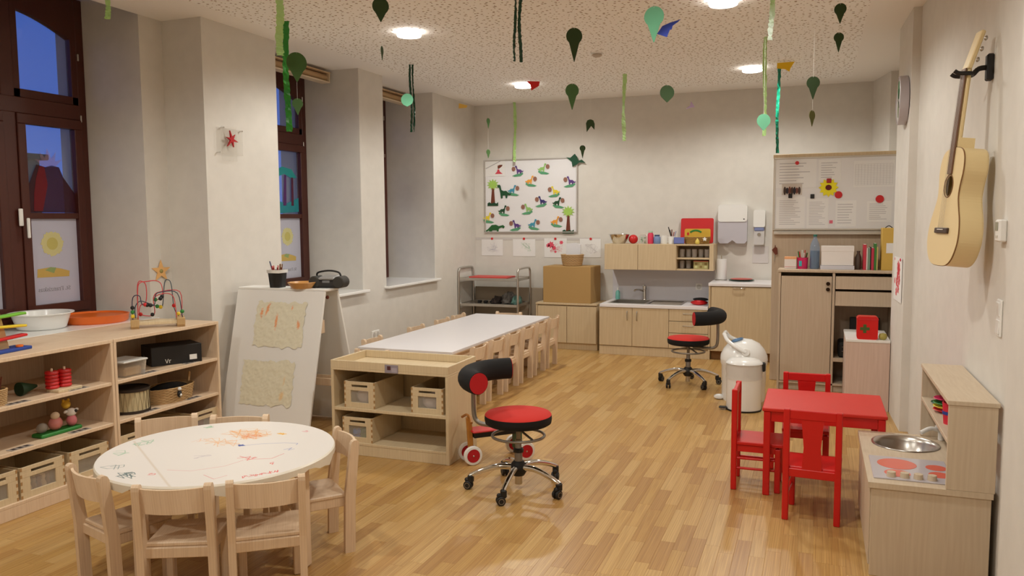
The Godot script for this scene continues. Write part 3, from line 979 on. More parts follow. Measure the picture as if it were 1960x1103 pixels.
# ------------------------------------------------------------------ small beech chairs and tables
var chair0 = null

func make_chair(label, group):
	# faces local -z
	var t = thing("child_chair", label, "chair", Vector3.ZERO, 0.0, group)
	part(t, "seat", bx(0.27, 0.02, 0.262, 0.005), M.beech, Vector3(0, 0.28, 0.004))
	for s in [-1, 1]:
		part(t, "leg", bx(0.034, 0.272, 0.042, 0.005), M.beech, Vector3(s * 0.117, 0.136, -0.105))
	var side = [[0.115, 0.0], [0.165, 0.0], [0.172, 0.28], [0.196, 0.525], [0.194, 0.541], [0.185, 0.549], [0.172, 0.549], [0.162, 0.543], [0.155, 0.528], [0.122, 0.28]]
	for s in [-1, 1]:
		var p = []
		for q in side:
			p.append([q[0], q[1]])
		part(t, "leg", flat_yz(p, 0.03), M.beech, Vector3(s * 0.142, 0, 0))
		part(t, "side_rail", bx(0.02, 0.045, 0.23, 0.003), M.beech, Vector3(s * 0.12, 0.248, 0.015))
	part(t, "front_rail", bx(0.21, 0.045, 0.02, 0.003), M.beech, Vector3(0, 0.248, -0.107))
	part(t, "back_rail", bx(0.26, 0.045, 0.02, 0.003), M.beech, Vector3(0, 0.248, 0.135))
	# curved backrest
	var st = new_st()
	var n = 10
	var prev = null
	for i in n + 1:
		var x = lerp(-0.128, 0.128, float(i) / n)
		var zc = 0.166 + 0.028 * (1.0 - pow(x / 0.128, 2))
		var nrm = Vector3(2.0 * 0.028 * x / pow(0.128, 2), 0, 1).normalized()
		var ring = []
		for q in [[0.425, -0.012], [0.425, 0.0], [0.532, 0.018], [0.532, 0.006]]:
			ring.append(Vector3(x, q[0], zc + q[1]))
		if prev != null:
			quad(st, prev[1], ring[1], ring[2], prev[2], nrm)
			quad(st, prev[0], ring[0], ring[3], prev[3], -nrm)
			quad(st, prev[2], ring[2], ring[3], prev[3], Vector3.UP)
			quad(st, prev[0], ring[0], ring[1], prev[1], Vector3.DOWN)
		prev = ring
	part(t, "backrest", st.commit(), M.beech)
	return t

func chair(x, z, nx, nz, label, group):
	# chair whose backrest top stands at (x, z) and that faces (nx, nz)
	var d = Vector2(nx, nz).normalized()
	var p = Vector3(x + d.x * 0.182, 0, z + d.y * 0.182)
	var a = atan2(-d.x, -d.y)
	if chair0 == null:
		chair0 = make_chair(label, group)
		chair0.position = p
		chair0.rotation.y = a
		return chair0
	return copy(chair0, p, a, label, group)

func scribble_image():
	var img := Image.create(1024, 1024, false, Image.FORMAT_RGB8)
	img.fill(rgb(236, 230, 224))
	var r := RandomNumberGenerator.new()
	r.seed = 4
	var dot = func(u, v, col, s, a):
		# u, v: metres from the table centre
		var x = int((u / 1.12 + 0.5) * 1024)
		var y = int((v / 1.12 + 0.5) * 1024)
		for dy in range(-s, s + 1):
			for dx in range(-s, s + 1):
				var xx = x + dx
				var yy = y + dy
				if xx >= 0 and yy >= 0 and xx < 1024 and yy < 1024:
					img.set_pixel(xx, yy, img.get_pixel(xx, yy).lerp(col, a))
	var stroke = func(pts, col, s, a):
		for i in pts.size() - 1:
			var n = int(pts[i].distance_to(pts[i + 1]) * 900) + 1
			for k in n:
				var p = pts[i].lerp(pts[i + 1], float(k) / n)
				dot.call(p.x, p.y, col, s, a)
	var wander = func(c, rx, ry, n, col, s, a):
		var pts = []
		for i in n:
			var t = r.randf() * TAU
			var q = sqrt(r.randf())
			pts.append(c + Vector2(cos(t) * rx * q, sin(t) * ry * q))
		stroke.call(pts, col, s, a)
	var orange = rgb(236, 160, 84)
	var red = rgb(222, 70, 66)
	var blue = rgb(52, 82, 168)
	var green = rgb(108, 176, 130)
	var dark = rgb(86, 110, 112)
	wander.call(Vector2(-0.06, -0.27), 0.14, 0.11, 64, orange, 1, 0.28)
	wander.call(Vector2(-0.02, -0.24), 0.07, 0.05, 22, rgb(230, 130, 70), 1, 0.4)
	wander.call(Vector2(-0.09, -0.10), 0.13, 0.07, 30, orange, 1, 0.22)
	wander.call(Vector2(0.108, -0.332), 0.035, 0.02, 26, rgb(240, 176, 40), 1, 0.5)
	wander.call(Vector2(0.051, -0.092), 0.024, 0.016, 30, blue, 2, 0.5)
	stroke.call([Vector2(0.06, -0.09), Vector2(0.124, -0.147), Vector2(0.22, -0.20), Vector2(0.288, -0.214), Vector2(0.295, -0.19)], rgb(120, 130, 190), 1, 0.5)
	stroke.call([Vector2(0.29, -0.10), Vector2(0.307, -0.14), Vector2(0.315, -0.10), Vector2(0.33, -0.13)], rgb(120, 130, 190), 1, 0.5)
	wander.call(Vector2(0.223, 0.071), 0.07, 0.035, 12, red, 1, 0.45)
	stroke.call([Vector2(0.22, 0.09), Vector2(0.325, 0.035), Vector2(0.33, -0.05)], red, 1, 0.4)
	for k in 6:
		var c = Vector2(0.385, 0.29).lerp(Vector2(0.46, 0.19), k / 5.0)
		wander.call(c, 0.016, 0.024, 6, red, 1, 0.6)
	wander.call(Vector2(0.373, 0.093), 0.018, 0.022, 9, red, 1, 0.6)
	stroke.call([Vector2(0.0, 0.33), Vector2(0.108, 0.306), Vector2(0.2, 0.2), Vector2(0.22, 0.1)], rgb(226, 150, 150), 1, 0.4)
	stroke.call([Vector2(0.2, 0.33), Vector2(0.28, 0.36), Vector2(0.3, 0.3)], rgb(226, 150, 150), 1, 0.5)
	wander.call(Vector2(0.191, -0.415), 0.02, 0.02, 8, rgb(226, 140, 150), 1, 0.5)
	wander.call(Vector2(-0.44, 0.03), 0.05, 0.06, 16, green, 1, 0.3)
	wander.call(Vector2(-0.412, 0.2), 0.06, 0.05, 10, green, 1, 0.25)
	wander.call(Vector2(-0.343, -0.315), 0.04, 0.03, 10, green, 1, 0.4)
	wander.call(Vector2(-0.105, 0.442), 0.07, 0.045, 20, dark, 1, 0.5)
	wander.call(Vector2(-0.25, 0.38), 0.07, 0.05, 9, dark, 1, 0.3)
	wander.call(Vector2(-0.01, 0.40), 0.035, 0.02, 9, red, 1, 0.5)
	wander.call(Vector2(0.0, 0.12), 0.05, 0.04, 7, rgb(190, 180, 190), 1, 0.5)
	wander.call(Vector2(-0.2, -0.1), 0.05, 0.06, 6, rgb(240, 190, 160), 1, 0.4)
	# brown tape band
	for k in 900:
		var p = Vector2(-0.505, 0.027).lerp(Vector2(0.203, 0.516), k / 900.0)
		dot.call(p.x, p.y, rgb(222, 206, 188), 4, 0.08)
	img.generate_mipmaps()
	return img

func build_round_table():
	var c = Vector3(-2.624, 0, -2.968)
	var R = 0.53
	var t = thing("round_table", "low round wooden table under white scribbled cover", "table", c)
	part(t, "tabletop", lathe(disc_profile(R - 0.004, 0.488, 0.514, 0.004), 64), M.beech)
	for k in 4:
		var a = deg_to_rad([-4, 97, 176, 266][k])
		part(t, "leg", bx(0.055, 0.488, 0.055, 0.01), M.beech, Vector3(cos(a) * 0.44, 0.244, sin(a) * 0.44), Vector3(0, -a, 0))
	part(t, "apron", joined([[lathe([Vector2(0.36, 0.43), Vector2(0.38, 0.43), Vector2(0.38, 0.487), Vector2(0.36, 0.487)], 48), Transform3D()]]), M.beech)
	# paper and film cover taped over the top
	var cv = thing("table_cover", "white paper cover with coloured crayon scribbles on round table", "tablecloth", c)
	var st = new_st()
	var N = 72
	for k in N:
		var a = TAU * k / N
		var b = TAU * (k + 1) / N
		for q in [Vector2.ZERO, Vector2(cos(a), sin(a)) * R, Vector2(cos(b), sin(b)) * R]:
			st.set_normal(Vector3.UP)
			st.set_uv(q / 1.12 + Vector2(0.5, 0.5))
			st.add_vertex(Vector3(q.x, 0.52, q.y))
	var drawn = mat(Color.WHITE, 0.32)
	drawn.albedo_texture = ImageTexture.create_from_image(scribble_image())
	part(cv, "drawing_sheet", st.commit(), drawn)
	var sk = new_st()
	var hem = func(k):
		var a = TAU * (k % N) / N
		var low = 0.48 + 0.008 * sin(a * 5.0) + 0.01 * sin(a * 13.0 + 1.0) + 0.006 * sin(a * 29.0)
		var rr = R + 0.004 + 0.003 * sin(a * 17.0)
		return [Vector3(cos(a) * R, 0.52, sin(a) * R), Vector3(cos(a) * (R + 0.005), 0.512, sin(a) * (R + 0.005)), Vector3(cos(a) * rr, low, sin(a) * rr)]
	for k in N:
		var p = hem.call(k)
		var q = hem.call(k + 1)
		var a = TAU * (k + 0.5) / N
		var n = Vector3(cos(a), 0, sin(a))
		quad(sk, p[0], q[0], q[1], p[1], (n + Vector3.UP).normalized())
		quad(sk, p[1], q[1], q[2], p[2], n)
	part(cv, "hem", sk.commit(), mat(rgb(232, 224, 208), 0.35))
	part(cv, "loose_corner", tube(curve([Vector3(0.44, 0.46, 0.28), Vector3(0.48, 0.44, 0.26), Vector3(0.5, 0.46, 0.2)], 6), 0.007, 6), mat(rgb(232, 224, 208), 0.35))
	var g = "chairs around the round table"
	var ll = "low beech chair at round table on the side opposite the easel"
	chair(-2.397, -2.43, -0.42, -0.9, ll, g)
	chair(-2.093, -2.628, -0.6, -0.8, ll, g)
	chair(-2.893, -2.452, 0.28, -0.96, "low beech chair at round table beside the shelf crates", g)
	chair(-2.158, -3.338, -0.65, 0.76, "low beech chair at round table with its back to toy shelf", g)
	chair(-3.29, -3.32, 0.65, 0.76, "low beech chair at round table backed against the drum shelf", g)
	chair(-2.92, -3.47, 0.37, 0.93, "low beech chair at round table with its back to the easel", g)

func build_easel():
	var t = thing("painting_easel", "white double-sided board easel with two fabric paintings", "easel", Vector3(-3.775, 0, -5.0))
	var hw = 0.395
	var front_n = Vector3(0, 0.27, 1.09).normalized()
	var fa = atan2(0.27, 1.07)
	var fb = part(t, "front_board", bx(hw * 2, 1.105, 0.018, 0.002), M.white, Vector3(0, 0.541, 0.142), Vector3(-fa, 0, 0))
	var rb = part(t, "rear_board", bx(hw * 2, 1.11, 0.018, 0.002), M.white, Vector3(0, 0.541, -0.305), Vector3(fa * 1.1, 0, 0))
	part(t, "top_board", bx(hw * 2, 0.018, 0.185, 0.003), M.white, Vector3(0, 1.087, -0.08))
	part(t, "crossbar", bx(0.03, 0.1, 0.05, 0.003), M.beech, Vector3(hw - 0.03, 0.82, 0.03))
	var tr = part(t, "paint_tray", joined([[bx(hw * 2, 0.012, 0.13, 0.002), at(0, 0.36, -0.13)], [bx(hw * 2, 0.05, 0.012, 0.002), at(0, 0.385, -0.07)], [bx(hw * 2, 0.05, 0.012, 0.002), at(0, 0.385, -0.19)]]), M.beech)
	part(t, "hinge_knob", blob(0.014, 0.014, 0.014, 10), M.brown, Vector3(hw - 0.03, 1.03, -0.06))
	# the two fabric paintings: thin crinkled cloth lying on the sloping board
	var spec = [[0.03, 0.295, 0.44, 0.34, 8, "cream cloth painting with orange strokes on upper half of easel"], [-0.015, -0.145, 0.46, 0.33, 19, "plain cream cloth painting on lower half of the easel"]]
	for i in 2:
		var q = spec[i]
		var n := FastNoiseLite.new()
		n.seed = q[4]
		n.frequency = 9.0
		var st = new_st()
		var NX = 60
		var NY = 48
		var cloth = mat(Color.WHITE, 0.9)
		cloth.vertex_color_use_as_albedo = true
		var cream = rgb(232, 226, 202).srgb_to_linear()
		var dye = [rgb(238, 168, 120), rgb(236, 206, 158)][i].srgb_to_linear()
		var streaks = [[-0.12, 0.11, 0.3, 0.012, 0.055], [-0.03, 0.02, 0.05, 0.012, 0.06], [0.17, 0.0, -0.2, 0.014, 0.035], [0.1, 0.13, 0.0, 0.006, 0.02], [-0.17, 0.08, 0.1, 0.012, 0.04]] if i == 0 else [[0.14, -0.09, 0.2, 0.02, 0.035], [0.15, 0.02, 0.1, 0.006, 0.04]]
		var v = func(a, b):
			var x = (float(a) / NX - 0.5) * q[2] + n.get_noise_2d(b * 0.01, 3.0) * 0.02
			var y = (float(b) / NY - 0.5) * q[3] + n.get_noise_2d(a * 0.008, 7.0) * 0.025
			var wr = n.get_noise_2d(x * 1.6, y * 1.6) * 0.6 + n.get_noise_2d(x * 6.0, y * 4.0 + 9.0) * 0.4
			return Vector3(x, y, 0.014 + 0.006 * wr)
		st.set_smooth_group(0)
		for b in NY:
			for a in NX:
				for k in [[0, 0], [1, 1], [1, 0], [0, 0], [0, 1], [1, 1]]:
					var pv = v.call(a + k[0], b + k[1])
					var amount = 0.0
					for s in streaks:
						var d = (Vector2(pv.x, pv.y) - Vector2(s[0], s[1])).rotated(s[2])
						var e = Vector2(d.x / s[3], d.y / s[4]).length() + 0.5 * n.get_noise_2d(pv.x * 9.0, pv.y * 9.0)
						amount = max(amount, 1.0 if e < 0.75 else (0.45 if e < 1.0 else 0.0))
					st.set_color(cream.lerp(dye, amount))
					st.add_vertex(pv)
		st.generate_normals()
		var o = thing("cloth_painting", q[5], "painting", t.position + fb.position)
		o.rotation = fb.rotation
		part(o, "cloth", st.commit(), cloth, Vector3(q[0], q[1], 0))
	# things standing on the easel's top board
	var yt = 1.096
	var cup = thing("pencil_cup", "square black pencil cup with white rim on easel", "cup", Vector3(-3.84, yt, -5.04))
	part(cup, "cup", lathe([Vector2(0, 0), Vector2(0.058, 0), Vector2(0.07, 0.115)], 4, 10.0), M.black, Vector3.ZERO, Vector3(0, PI / 4, 0))
	part(cup, "rim", lathe([Vector2(0.064, 0.112), Vector2(0.077, 0.112), Vector2(0.079, 0.136), Vector2(0.068, 0.136)], 4, 10.0), M.white, Vector3.ZERO, Vector3(0, PI / 4, 0))
	for k in 9:
		var a = k * 2.4
		var tip = Vector3(0.038 * cos(a), 0.155 + 0.012 * (k % 3), 0.038 * sin(a))
		part(cup, "pencil", tube([Vector3(0.02 * cos(a), 0.02, 0.02 * sin(a)), tip], 0.004, 6), [M.brown, M.red, M.wicker_dark][k % 3])
	part(cup, "paintbrush", tube([Vector3(-0.01, 0.02, 0), Vector3(-0.06, 0.2, 0.01)], 0.005, 6), mat(rgb(90, 92, 120), 0.5))
	var bw = thing("bamboo_bowl", "shallow octagonal bamboo bowl on easel", "bowl", Vector3(-3.61, yt, -5.03))
	part(bw, "bowl", lathe([Vector2(0, 0), Vector2(0.075, 0), Vector2(0.11, 0.045), Vector2(0.106, 0.048), Vector2(0.07, 0.008), Vector2(0, 0.008)], 10, 20.0), mat(rgb(196, 142, 76), 0.4))
	var cd = thing("radio_player", "black portable radio with carrying handle on the easel", "radio", Vector3(-3.435, yt, -5.125), deg_to_rad(6))
	part(cd, "body", bx(0.22, 0.07, 0.1, 0.02), mat(rgb(44, 42, 40), 0.5), Vector3(0, 0.035, 0))
	part(cd, "speaker", joined([[cyl(0.045, 0.11, 0.006, 20), turned(Vector3(1, 0, 0), PI / 2, Vector3(0.1, 0.046, -0.055))]]), mat(rgb(60, 58, 54), 0.8))
	part(cd, "speaker", joined([[cyl(0.045, 0.11, 0.006, 20), turned(Vector3(1, 0, 0), PI / 2, Vector3(-0.1, 0.046, -0.055))]]), mat(rgb(60, 58, 54), 0.8))
	part(cd, "lid", bx(0.13, 0.02, 0.11, 0.008), mat(rgb(150, 148, 146), 0.3), Vector3(0, 0.078, 0), Vector3(0.15, 0, 0))
	part(cd, "handle", tube(curve([Vector3(-0.1, 0.085, 0), Vector3(-0.09, 0.115, 0), Vector3(0, 0.13, 0), Vector3(0.08, 0.118, 0), Vector3(0.1, 0.085, 0)], 6), 0.007, 8), M.black)
	part(cd, "display", bx(0.06, 0.018, 0.004, 0.001), mat(rgb(120, 120, 122), 0.3), Vector3(0, 0.05, 0.051))

func build_long_table():
	var t = thing("long_table", "long low table with pale laminate top and beech edge", "table", Vector3(-3.184, 0, -7.08))
	slab(t, "tabletop", -0.444, 0.444, 0.508, 0.53, -1.275, 1.27, M.laminate, 0.002)
	slab(t, "edge_band", -0.442, 0.442, 0.498, 0.508, -1.272, 1.268, M.beech, 0.001)
	for q in [[1, 1.2], [1, -0.095], [1, -0.915], [-1, 1.2], [-1, -0.3], [-1, -1.2]]:
		part(t, "leg", bx(0.055, 0.497, 0.055, 0.008), M.beech, Vector3(q[0] * 0.4, 0.2485, q[1]))
	for s in [-1, 1]:
		slab(t, "apron", s * 0.39, s * 0.41, 0.44, 0.498, -1.17, 1.17, M.beech)
	var g = "chairs along the long table"
	var nth = ["first", "second", "third", "fourth", "fifth", "sixth"]
	for k in 6:
		chair(-2.635, -6.15 - 0.41 * k, -1, 0.0, "%s beech chair from the toy shelf along long table's open-floor side" % nth[k], g)
	var zl = [-6.23, -7.08, -7.68, -8.1]
	for k in 4:
		chair(-3.74, zl[k], 1, 0.0, "%s beech chair from the toy shelf along long table's window side" % nth[k], g)
	chair(-3.265, -8.47, 0, 1, "low beech chair at long table end facing away from metal cart", g)
	chair(-3.38, -5.63, 0, -1, "low beech chair between the toy shelf and long table end", g)
	var so = thing("wall_socket", "white double power socket low on the window wall", "socket", Vector3(-4.25, 0.425, -7.15))
	part(so, "plate", bx(0.012, 0.08, 0.15, 0.004), M.white, Vector3(0.006, 0, 0))
	for s in [-1, 1]:
		part(so, "outlet", joined([[cyl(0.026, 0.003, 0.001, 16), turned(Vector3(0, 0, 1), -PI / 2, Vector3(0.0125, 0, s * 0.036))]]), mat(rgb(206, 202, 196), 0.5))
	solo("yellow_sponge_ball", "small yellow ball on the window sill nearest back wall", "ball", blob(0.045, 0.042, 0.045), mat(rgb(222, 214, 70), 0.9), Vector3(-4.36, 0.951, -7.47))

func build_toy_shelf():
	var t = thing("toy_shelf", "low birch toy shelf with tray top and crates", "shelf", Vector3(-2.645, 0, -4.828))
	var w = 0.445
	var d = 0.228
	slab(t, "side_panel", -w, -w + 0.022, 0, 0.585, -d, d, M.birch)
	slab(t, "side_panel", w - 0.022, w, 0, 0.585, -d, d, M.birch)
	slab(t, "plinth", -w + 0.022, w - 0.022, 0, 0.07, d - 0.03, d - 0.006, M.birch)
	slab(t, "bottom_board", -w + 0.022, w - 0.022, 0.07, 0.088, -d, d - 0.004, M.birch)
	slab(t, "middle_board", -w + 0.022, w - 0.022, 0.305, 0.327, -d, d - 0.004, M.birch)
	slab(t, "back_panel", -w + 0.022, w - 0.022, 0.088, 0.585, -d, -d + 0.008, M.birch, 0.0)
	slab(t, "top_board", -w, w, 0.585, 0.6, -d, d, M.birch)
	slab(t, "tray_rim", -w, w, 0.6, 0.652, d - 0.016, d, M.birch)
	slab(t, "tray_rim", -w, w, 0.6, 0.652, -d, -d + 0.016, M.birch)
	slab(t, "tray_rim", -w, -w + 0.016, 0.6, 0.652, -d + 0.016, d - 0.016, M.birch)
	slab(t, "tray_rim", w - 0.016, w, 0.6, 0.652, -d + 0.016, d - 0.016, M.birch)
	var pl = part(t, "picture_label", bx(0.1, 0.056, 0.003, 0.001), mat(rgb(150, 140, 150), 0.5), Vector3(0.03, 0.615, d + 0.0015))
	part(pl, "picture_print", bx(0.026, 0.026, 0.001, 0.0), mat(rgb(84, 40, 44), 0.6), Vector3(-0.018, 0.006, 0.0018))
	part(pl, "picture_print", bx(0.04, 0.03, 0.001, 0.0), mat(rgb(176, 166, 176), 0.6), Vector3(0.022, -0.006, 0.0018))
	var g = "crates in the toy shelf"
	crate(Vector3(-2.878, 0.327, -4.82), PI, 0.24, 0.18, 0.4, "wooden crate in upper left bay of the low toy shelf", g)
	crate(Vector3(-2.37, 0.327, -4.83), PI, 0.235, 0.17, 0.4, "wooden crate in the upper bay of toy shelf next to tricycle side", g)
	crate(Vector3(-2.9, 0.088, -4.82), PI, 0.235, 0.17, 0.4, "wooden crate with blue and green toys in lower bay", g)
	for k in 4:
		solo("plastic_brick", "bright plastic building brick inside lower toy shelf crate", "toy brick", joined([[bx(0.05, 0.03, 0.03, 0.003), at(0, 0.015, 0)], [cyl(0.009, 0.006, 0.001, 10), at(-0.012, 0.03, 0)], [cyl(0.009, 0.006, 0.001, 10), at(0.012, 0.03, 0)]]), [M.blue, M.green, mat(rgb(60, 120, 200), 0.4), M.green][k], Vector3(-2.93 + 0.03 * (k % 2), 0.097 + 0.038 * (k / 2), -4.66 - 0.04 * (k % 2)), Vector3(0, 0.4 * k, 0), "plastic bricks in the crate")
	for q in [[-2.878, 0.336], [-2.37, 0.336]]:
		solo("soft_toy_bundle", "pale soft toy bundle seen through the crate window", "soft toy", blob(0.08, 0.055, 0.09), mat(rgb(196, 182, 180), 0.95), Vector3(q[0], q[1] + 0.056, -4.74), Vector3.ZERO, "soft toys in crates")
	# wooden tricycle beside the shelf
	var b = thing("toy_tricycle", "wooden toy tricycle with red and white wheels beside toy shelf", "tricycle", Vector3(-2.1, 0, -4.71), deg_to_rad(44))
	var wheel = lathe([Vector2(0, -0.012), Vector2(0.043, -0.012), Vector2(0.045, -0.016), Vector2(0.06, -0.014), Vector2(0.063, -0.008), Vector2(0.063, 0.008), Vector2(0.06, 0.014), Vector2(0.045, 0.016), Vector2(0.043, 0.012), Vector2(0, 0.012)], 28)
	var hub = lathe([Vector2(0, -0.0165), Vector2(0.0435, -0.0165), Vector2(0.0435, 0.0165), Vector2(0, 0.0165)], 24)
	for q in [[0.0, 0.055], [0.0, -0.055], [0.36, 0.1], [0.36, -0.1]]:
		var wh = part(b, "wheel", wheel, M.white, Vector3(q[0], 0.063, q[1]), Vector3(PI / 2, 0, 0))
		part(wh, "wheel_disc", hub, M.red_cap)
		part(wh, "hub_cap", cyl(0.006, 0.042, 0.002, 10), M.steel, Vector3(0, -0.021, 0))
	part(b, "axle", tube([Vector3(0.36, 0.063, -0.1), Vector3(0.36, 0.063, 0.1)], 0.008, 8), M.steel)
	part(b, "axle", tube([Vector3(0, 0.063, -0.055), Vector3(0, 0.063, 0.055)], 0.008, 8), M.steel)
	part(b, "steering_post", bx(0.035, 0.24, 0.028, 0.005), mat(rgb(190, 128, 52), 0.4), Vector3(0, 0.19, 0), Vector3(0, 0, 0.06))
	part(b, "handlebar", tube(curve([Vector3(-0.02, 0.29, -0.09), Vector3(-0.01, 0.315, -0.04), Vector3(-0.01, 0.32, 0.0), Vector3(-0.01, 0.315, 0.04), Vector3(-0.02, 0.29, 0.09)], 4), 0.009, 8), mat(rgb(176, 116, 48), 0.4))
	part(b, "seat", bx(0.34, 0.014, 0.13, 0.006), M.red, Vector3(0.17, 0.216, 0))
	part(b, "seat_beam", bx(0.32, 0.04, 0.06, 0.005), M.black, Vector3(0.18, 0.187, 0))
	part(b, "rear_post", bx(0.05, 0.13, 0.06, 0.004), mat(rgb(30, 70, 40), 0.5), Vector3(0.34, 0.125, 0))

func make_stool(called, label, pos, turn, base_turn):
	# swivel stool; the half-round roll back stands on the local +x side
	var t = thing(called, label, "stool", pos, turn, "swivel stools")
	part(t, "cushion_side", lathe([Vector2(0, 0.395), Vector2(0.18, 0.395), Vector2(0.196, 0.405), Vector2(0.2, 0.43), Vector2(0.198, 0.452)], 48, 60.0), M.black_fabric)
	part(t, "cushion_top", lathe([Vector2(0.198, 0.452), Vector2(0.19, 0.461), Vector2(0.1, 0.468), Vector2(0, 0.47)], 48, 60.0), M.red_fabric)
	part(t, "seat_plate", bx(0.16, 0.014, 0.16, 0.003), M.black, Vector3(0, 0.388, 0))
	part(t, "gas_lift", lathe([Vector2(0, 0.11), Vector2(0.024, 0.11), Vector2(0.024, 0.24), Vector2(0.019, 0.25), Vector2(0.019, 0.3), Vector2(0.014, 0.305), Vector2(0.014, 0.385), Vector2(0, 0.385)], 20), M.grey_metal)
	part(t, "collar", lathe([Vector2(0.024, 0.225), Vector2(0.031, 0.225), Vector2(0.031, 0.245), Vector2(0.024, 0.25)], 20), M.black)
	part(t, "foot_ring", tube(ring_pts(0.155, 40, 0.325), 0.0085, 8, true), M.grey_metal)
	for k in 2:
		var a = 0.6 + PI * k
		part(t, "ring_spoke", tube([Vector3(0.02 * cos(a), 0.36, 0.02 * sin(a)), Vector3(0.152 * cos(a), 0.325, 0.152 * sin(a))], 0.007, 8), M.grey_metal)
	part(t, "hub", lathe([Vector2(0, 0.085), Vector2(0.035, 0.085), Vector2(0.05, 0.11), Vector2(0.048, 0.15), Vector2(0.03, 0.172), Vector2(0, 0.172)], 24), M.black)
	part(t, "lift_tube", cyl(0.022, 0.075, 0.002, 16), M.steel, Vector3(0, 0.03, 0))
	for k in 5:
		var a = base_turn + TAU * k / 5
		var dir = Vector3(cos(a), 0, sin(a))
		part(t, "base_arm", tube(curve([dir * 0.03 + Vector3(0, 0.135, 0), dir * 0.12 + Vector3(0, 0.138, 0), dir * 0.22 + Vector3(0, 0.112, 0), dir * 0.29 + Vector3(0, 0.082, 0)], 5), [0.02, 0.0196, 0.0192, 0.0188, 0.0184, 0.018, 0.0176, 0.0172, 0.0168, 0.0164, 0.016, 0.0156, 0.0152, 0.0148, 0.0144, 0.014], 10), M.chrome)
		var cst = part(t, "caster", joined([[bx(0.034, 0.05, 0.036, 0.008), at(0, 0.065, 0)], [bx(0.05, 0.026, 0.026, 0.008), turned(Vector3(0, 0, 1), -0.3, Vector3(-0.014, 0.052, 0))]]), M.black, dir * 0.285, Vector3(0, -a + 0.7 * k, 0))
		for s in [-1, 1]:
			part(cst, "wheel", joined([[cyl(0.026, 0.018, 0.004, 20), turned(Vector3(1, 0, 0), PI / 2, Vector3(-0.016, 0.026, s * 0.013 - 0.009))]]), M.black)
			part(cst, "wheel_rim", joined([[lathe([Vector2(0.013, 0), Vector2(0.017, 0), Vector2(0.017, 0.001), Vector2(0.013, 0.001)], 20), turned(Vector3(1, 0, 0), PI / 2, Vector3(-0.016, 0.026, s * 0.0226))]]), M.grey_metal)
	# roll back
	var arm = curve([Vector3(0.05, 0.372, 0), Vector3(0.2, 0.372, 0), Vector3(0.26, 0.385, 0), Vector3(0.285, 0.43, 0), Vector3(0.288, 0.55, 0), Vector3(0.285, 0.66, 0)], 6)
	part(t, "back_arm", tube(arm, 0.014, 10), M.grey_metal)
	var pts = []
	var rr = []
	for k in 19:
		var a = deg_to_rad(lerp(-60.0, 60.0, k / 18.0))
		pts.append(Vector3(0.29 * cos(a) - 0.0, 0.675, 0.29 * sin(a)))
		rr.append(0.065)
	part(t, "back_roll", tube(pts, rr, 20), M.black_fabric)
	for e in [0, 18]:
		var d = (pts[0] - pts[1]).normalized() if e == 0 else (pts[18] - pts[17]).normalized()
		part(t, "roll_end", tube([pts[e], pts[e] + d * 0.004], 0.061, 24), M.red_cap)
	return t

func build_stools():
	make_stool("swivel_stool", "red and black swivel stool with roll back beside toy shelf", Vector3(-1.62, 0, -4.34), deg_to_rad(180), deg_to_rad(51))
	make_stool("swivel_stool", "red and black swivel stool with roll back before sink drawers", Vector3(-1.12, 0, -7.7), deg_to_rad(-12), deg_to_rad(37))

# ------------------------------------------------------------------ back wall
const ZB := -9.8

func dino_body():
	# small long-necked dinosaur, about one unit wide, facing left
	return [Vector2(-0.5, 0.42), Vector2(-0.46, 0.52), Vector2(-0.34, 0.55), Vector2(-0.26, 0.47), Vector2(-0.2, 0.2), Vector2(-0.05, 0.13), Vector2(0.15, 0.14), Vector2(0.3, 0.02), Vector2(0.42, -0.06), Vector2(0.52, 0.02), Vector2(0.5, -0.1), Vector2(0.4, -0.17), Vector2(0.26, -0.14), Vector2(0.22, -0.34), Vector2(0.12, -0.34), Vector2(0.09, -0.16), Vector2(-0.1, -0.16), Vector2(-0.12, -0.34), Vector2(-0.24, -0.34), Vector2(-0.28, -0.02), Vector2(-0.36, 0.34), Vector2(-0.46, 0.36)]

func scaled(poly, sx, sy):
	var o = []
	for p in poly:
		o.append(Vector2(p.x * sx, p.y * sy))
	return o

func palm(pos, label):
	var t = thing("paper_palm", label, "cutout", pos, 0.0, "paper palms on the board")
	var crown = []
	for k in 22:
		var a = TAU * k / 22
		crown.append(Vector2(sin(a), cos(a) * 0.85) * (0.088 if k % 2 == 0 else 0.05))
	part(t, "crown", prism(crown, 0.003), mat(rgb(166, 206, 96), 0.8), Vector3(0, 0.08, 0.002))
	part(t, "trunk", prism([Vector2(-0.03, -0.17), Vector2(0.03, -0.17), Vector2(0.014, 0.06), Vector2(-0.008, 0.06)], 0.003), M.brown, Vector3(0, 0, 0.0005))
	part(t, "grass_tuft", prism([Vector2(-0.075, -0.2), Vector2(0.075, -0.2), Vector2(0.075, -0.15), Vector2(0.05, -0.17), Vector2(0.02, -0.155), Vector2(-0.02, -0.17), Vector2(-0.05, -0.15), Vector2(-0.075, -0.165)], 0.003), mat(rgb(30, 70, 44), 0.8), Vector3(0, 0, 0.0045))

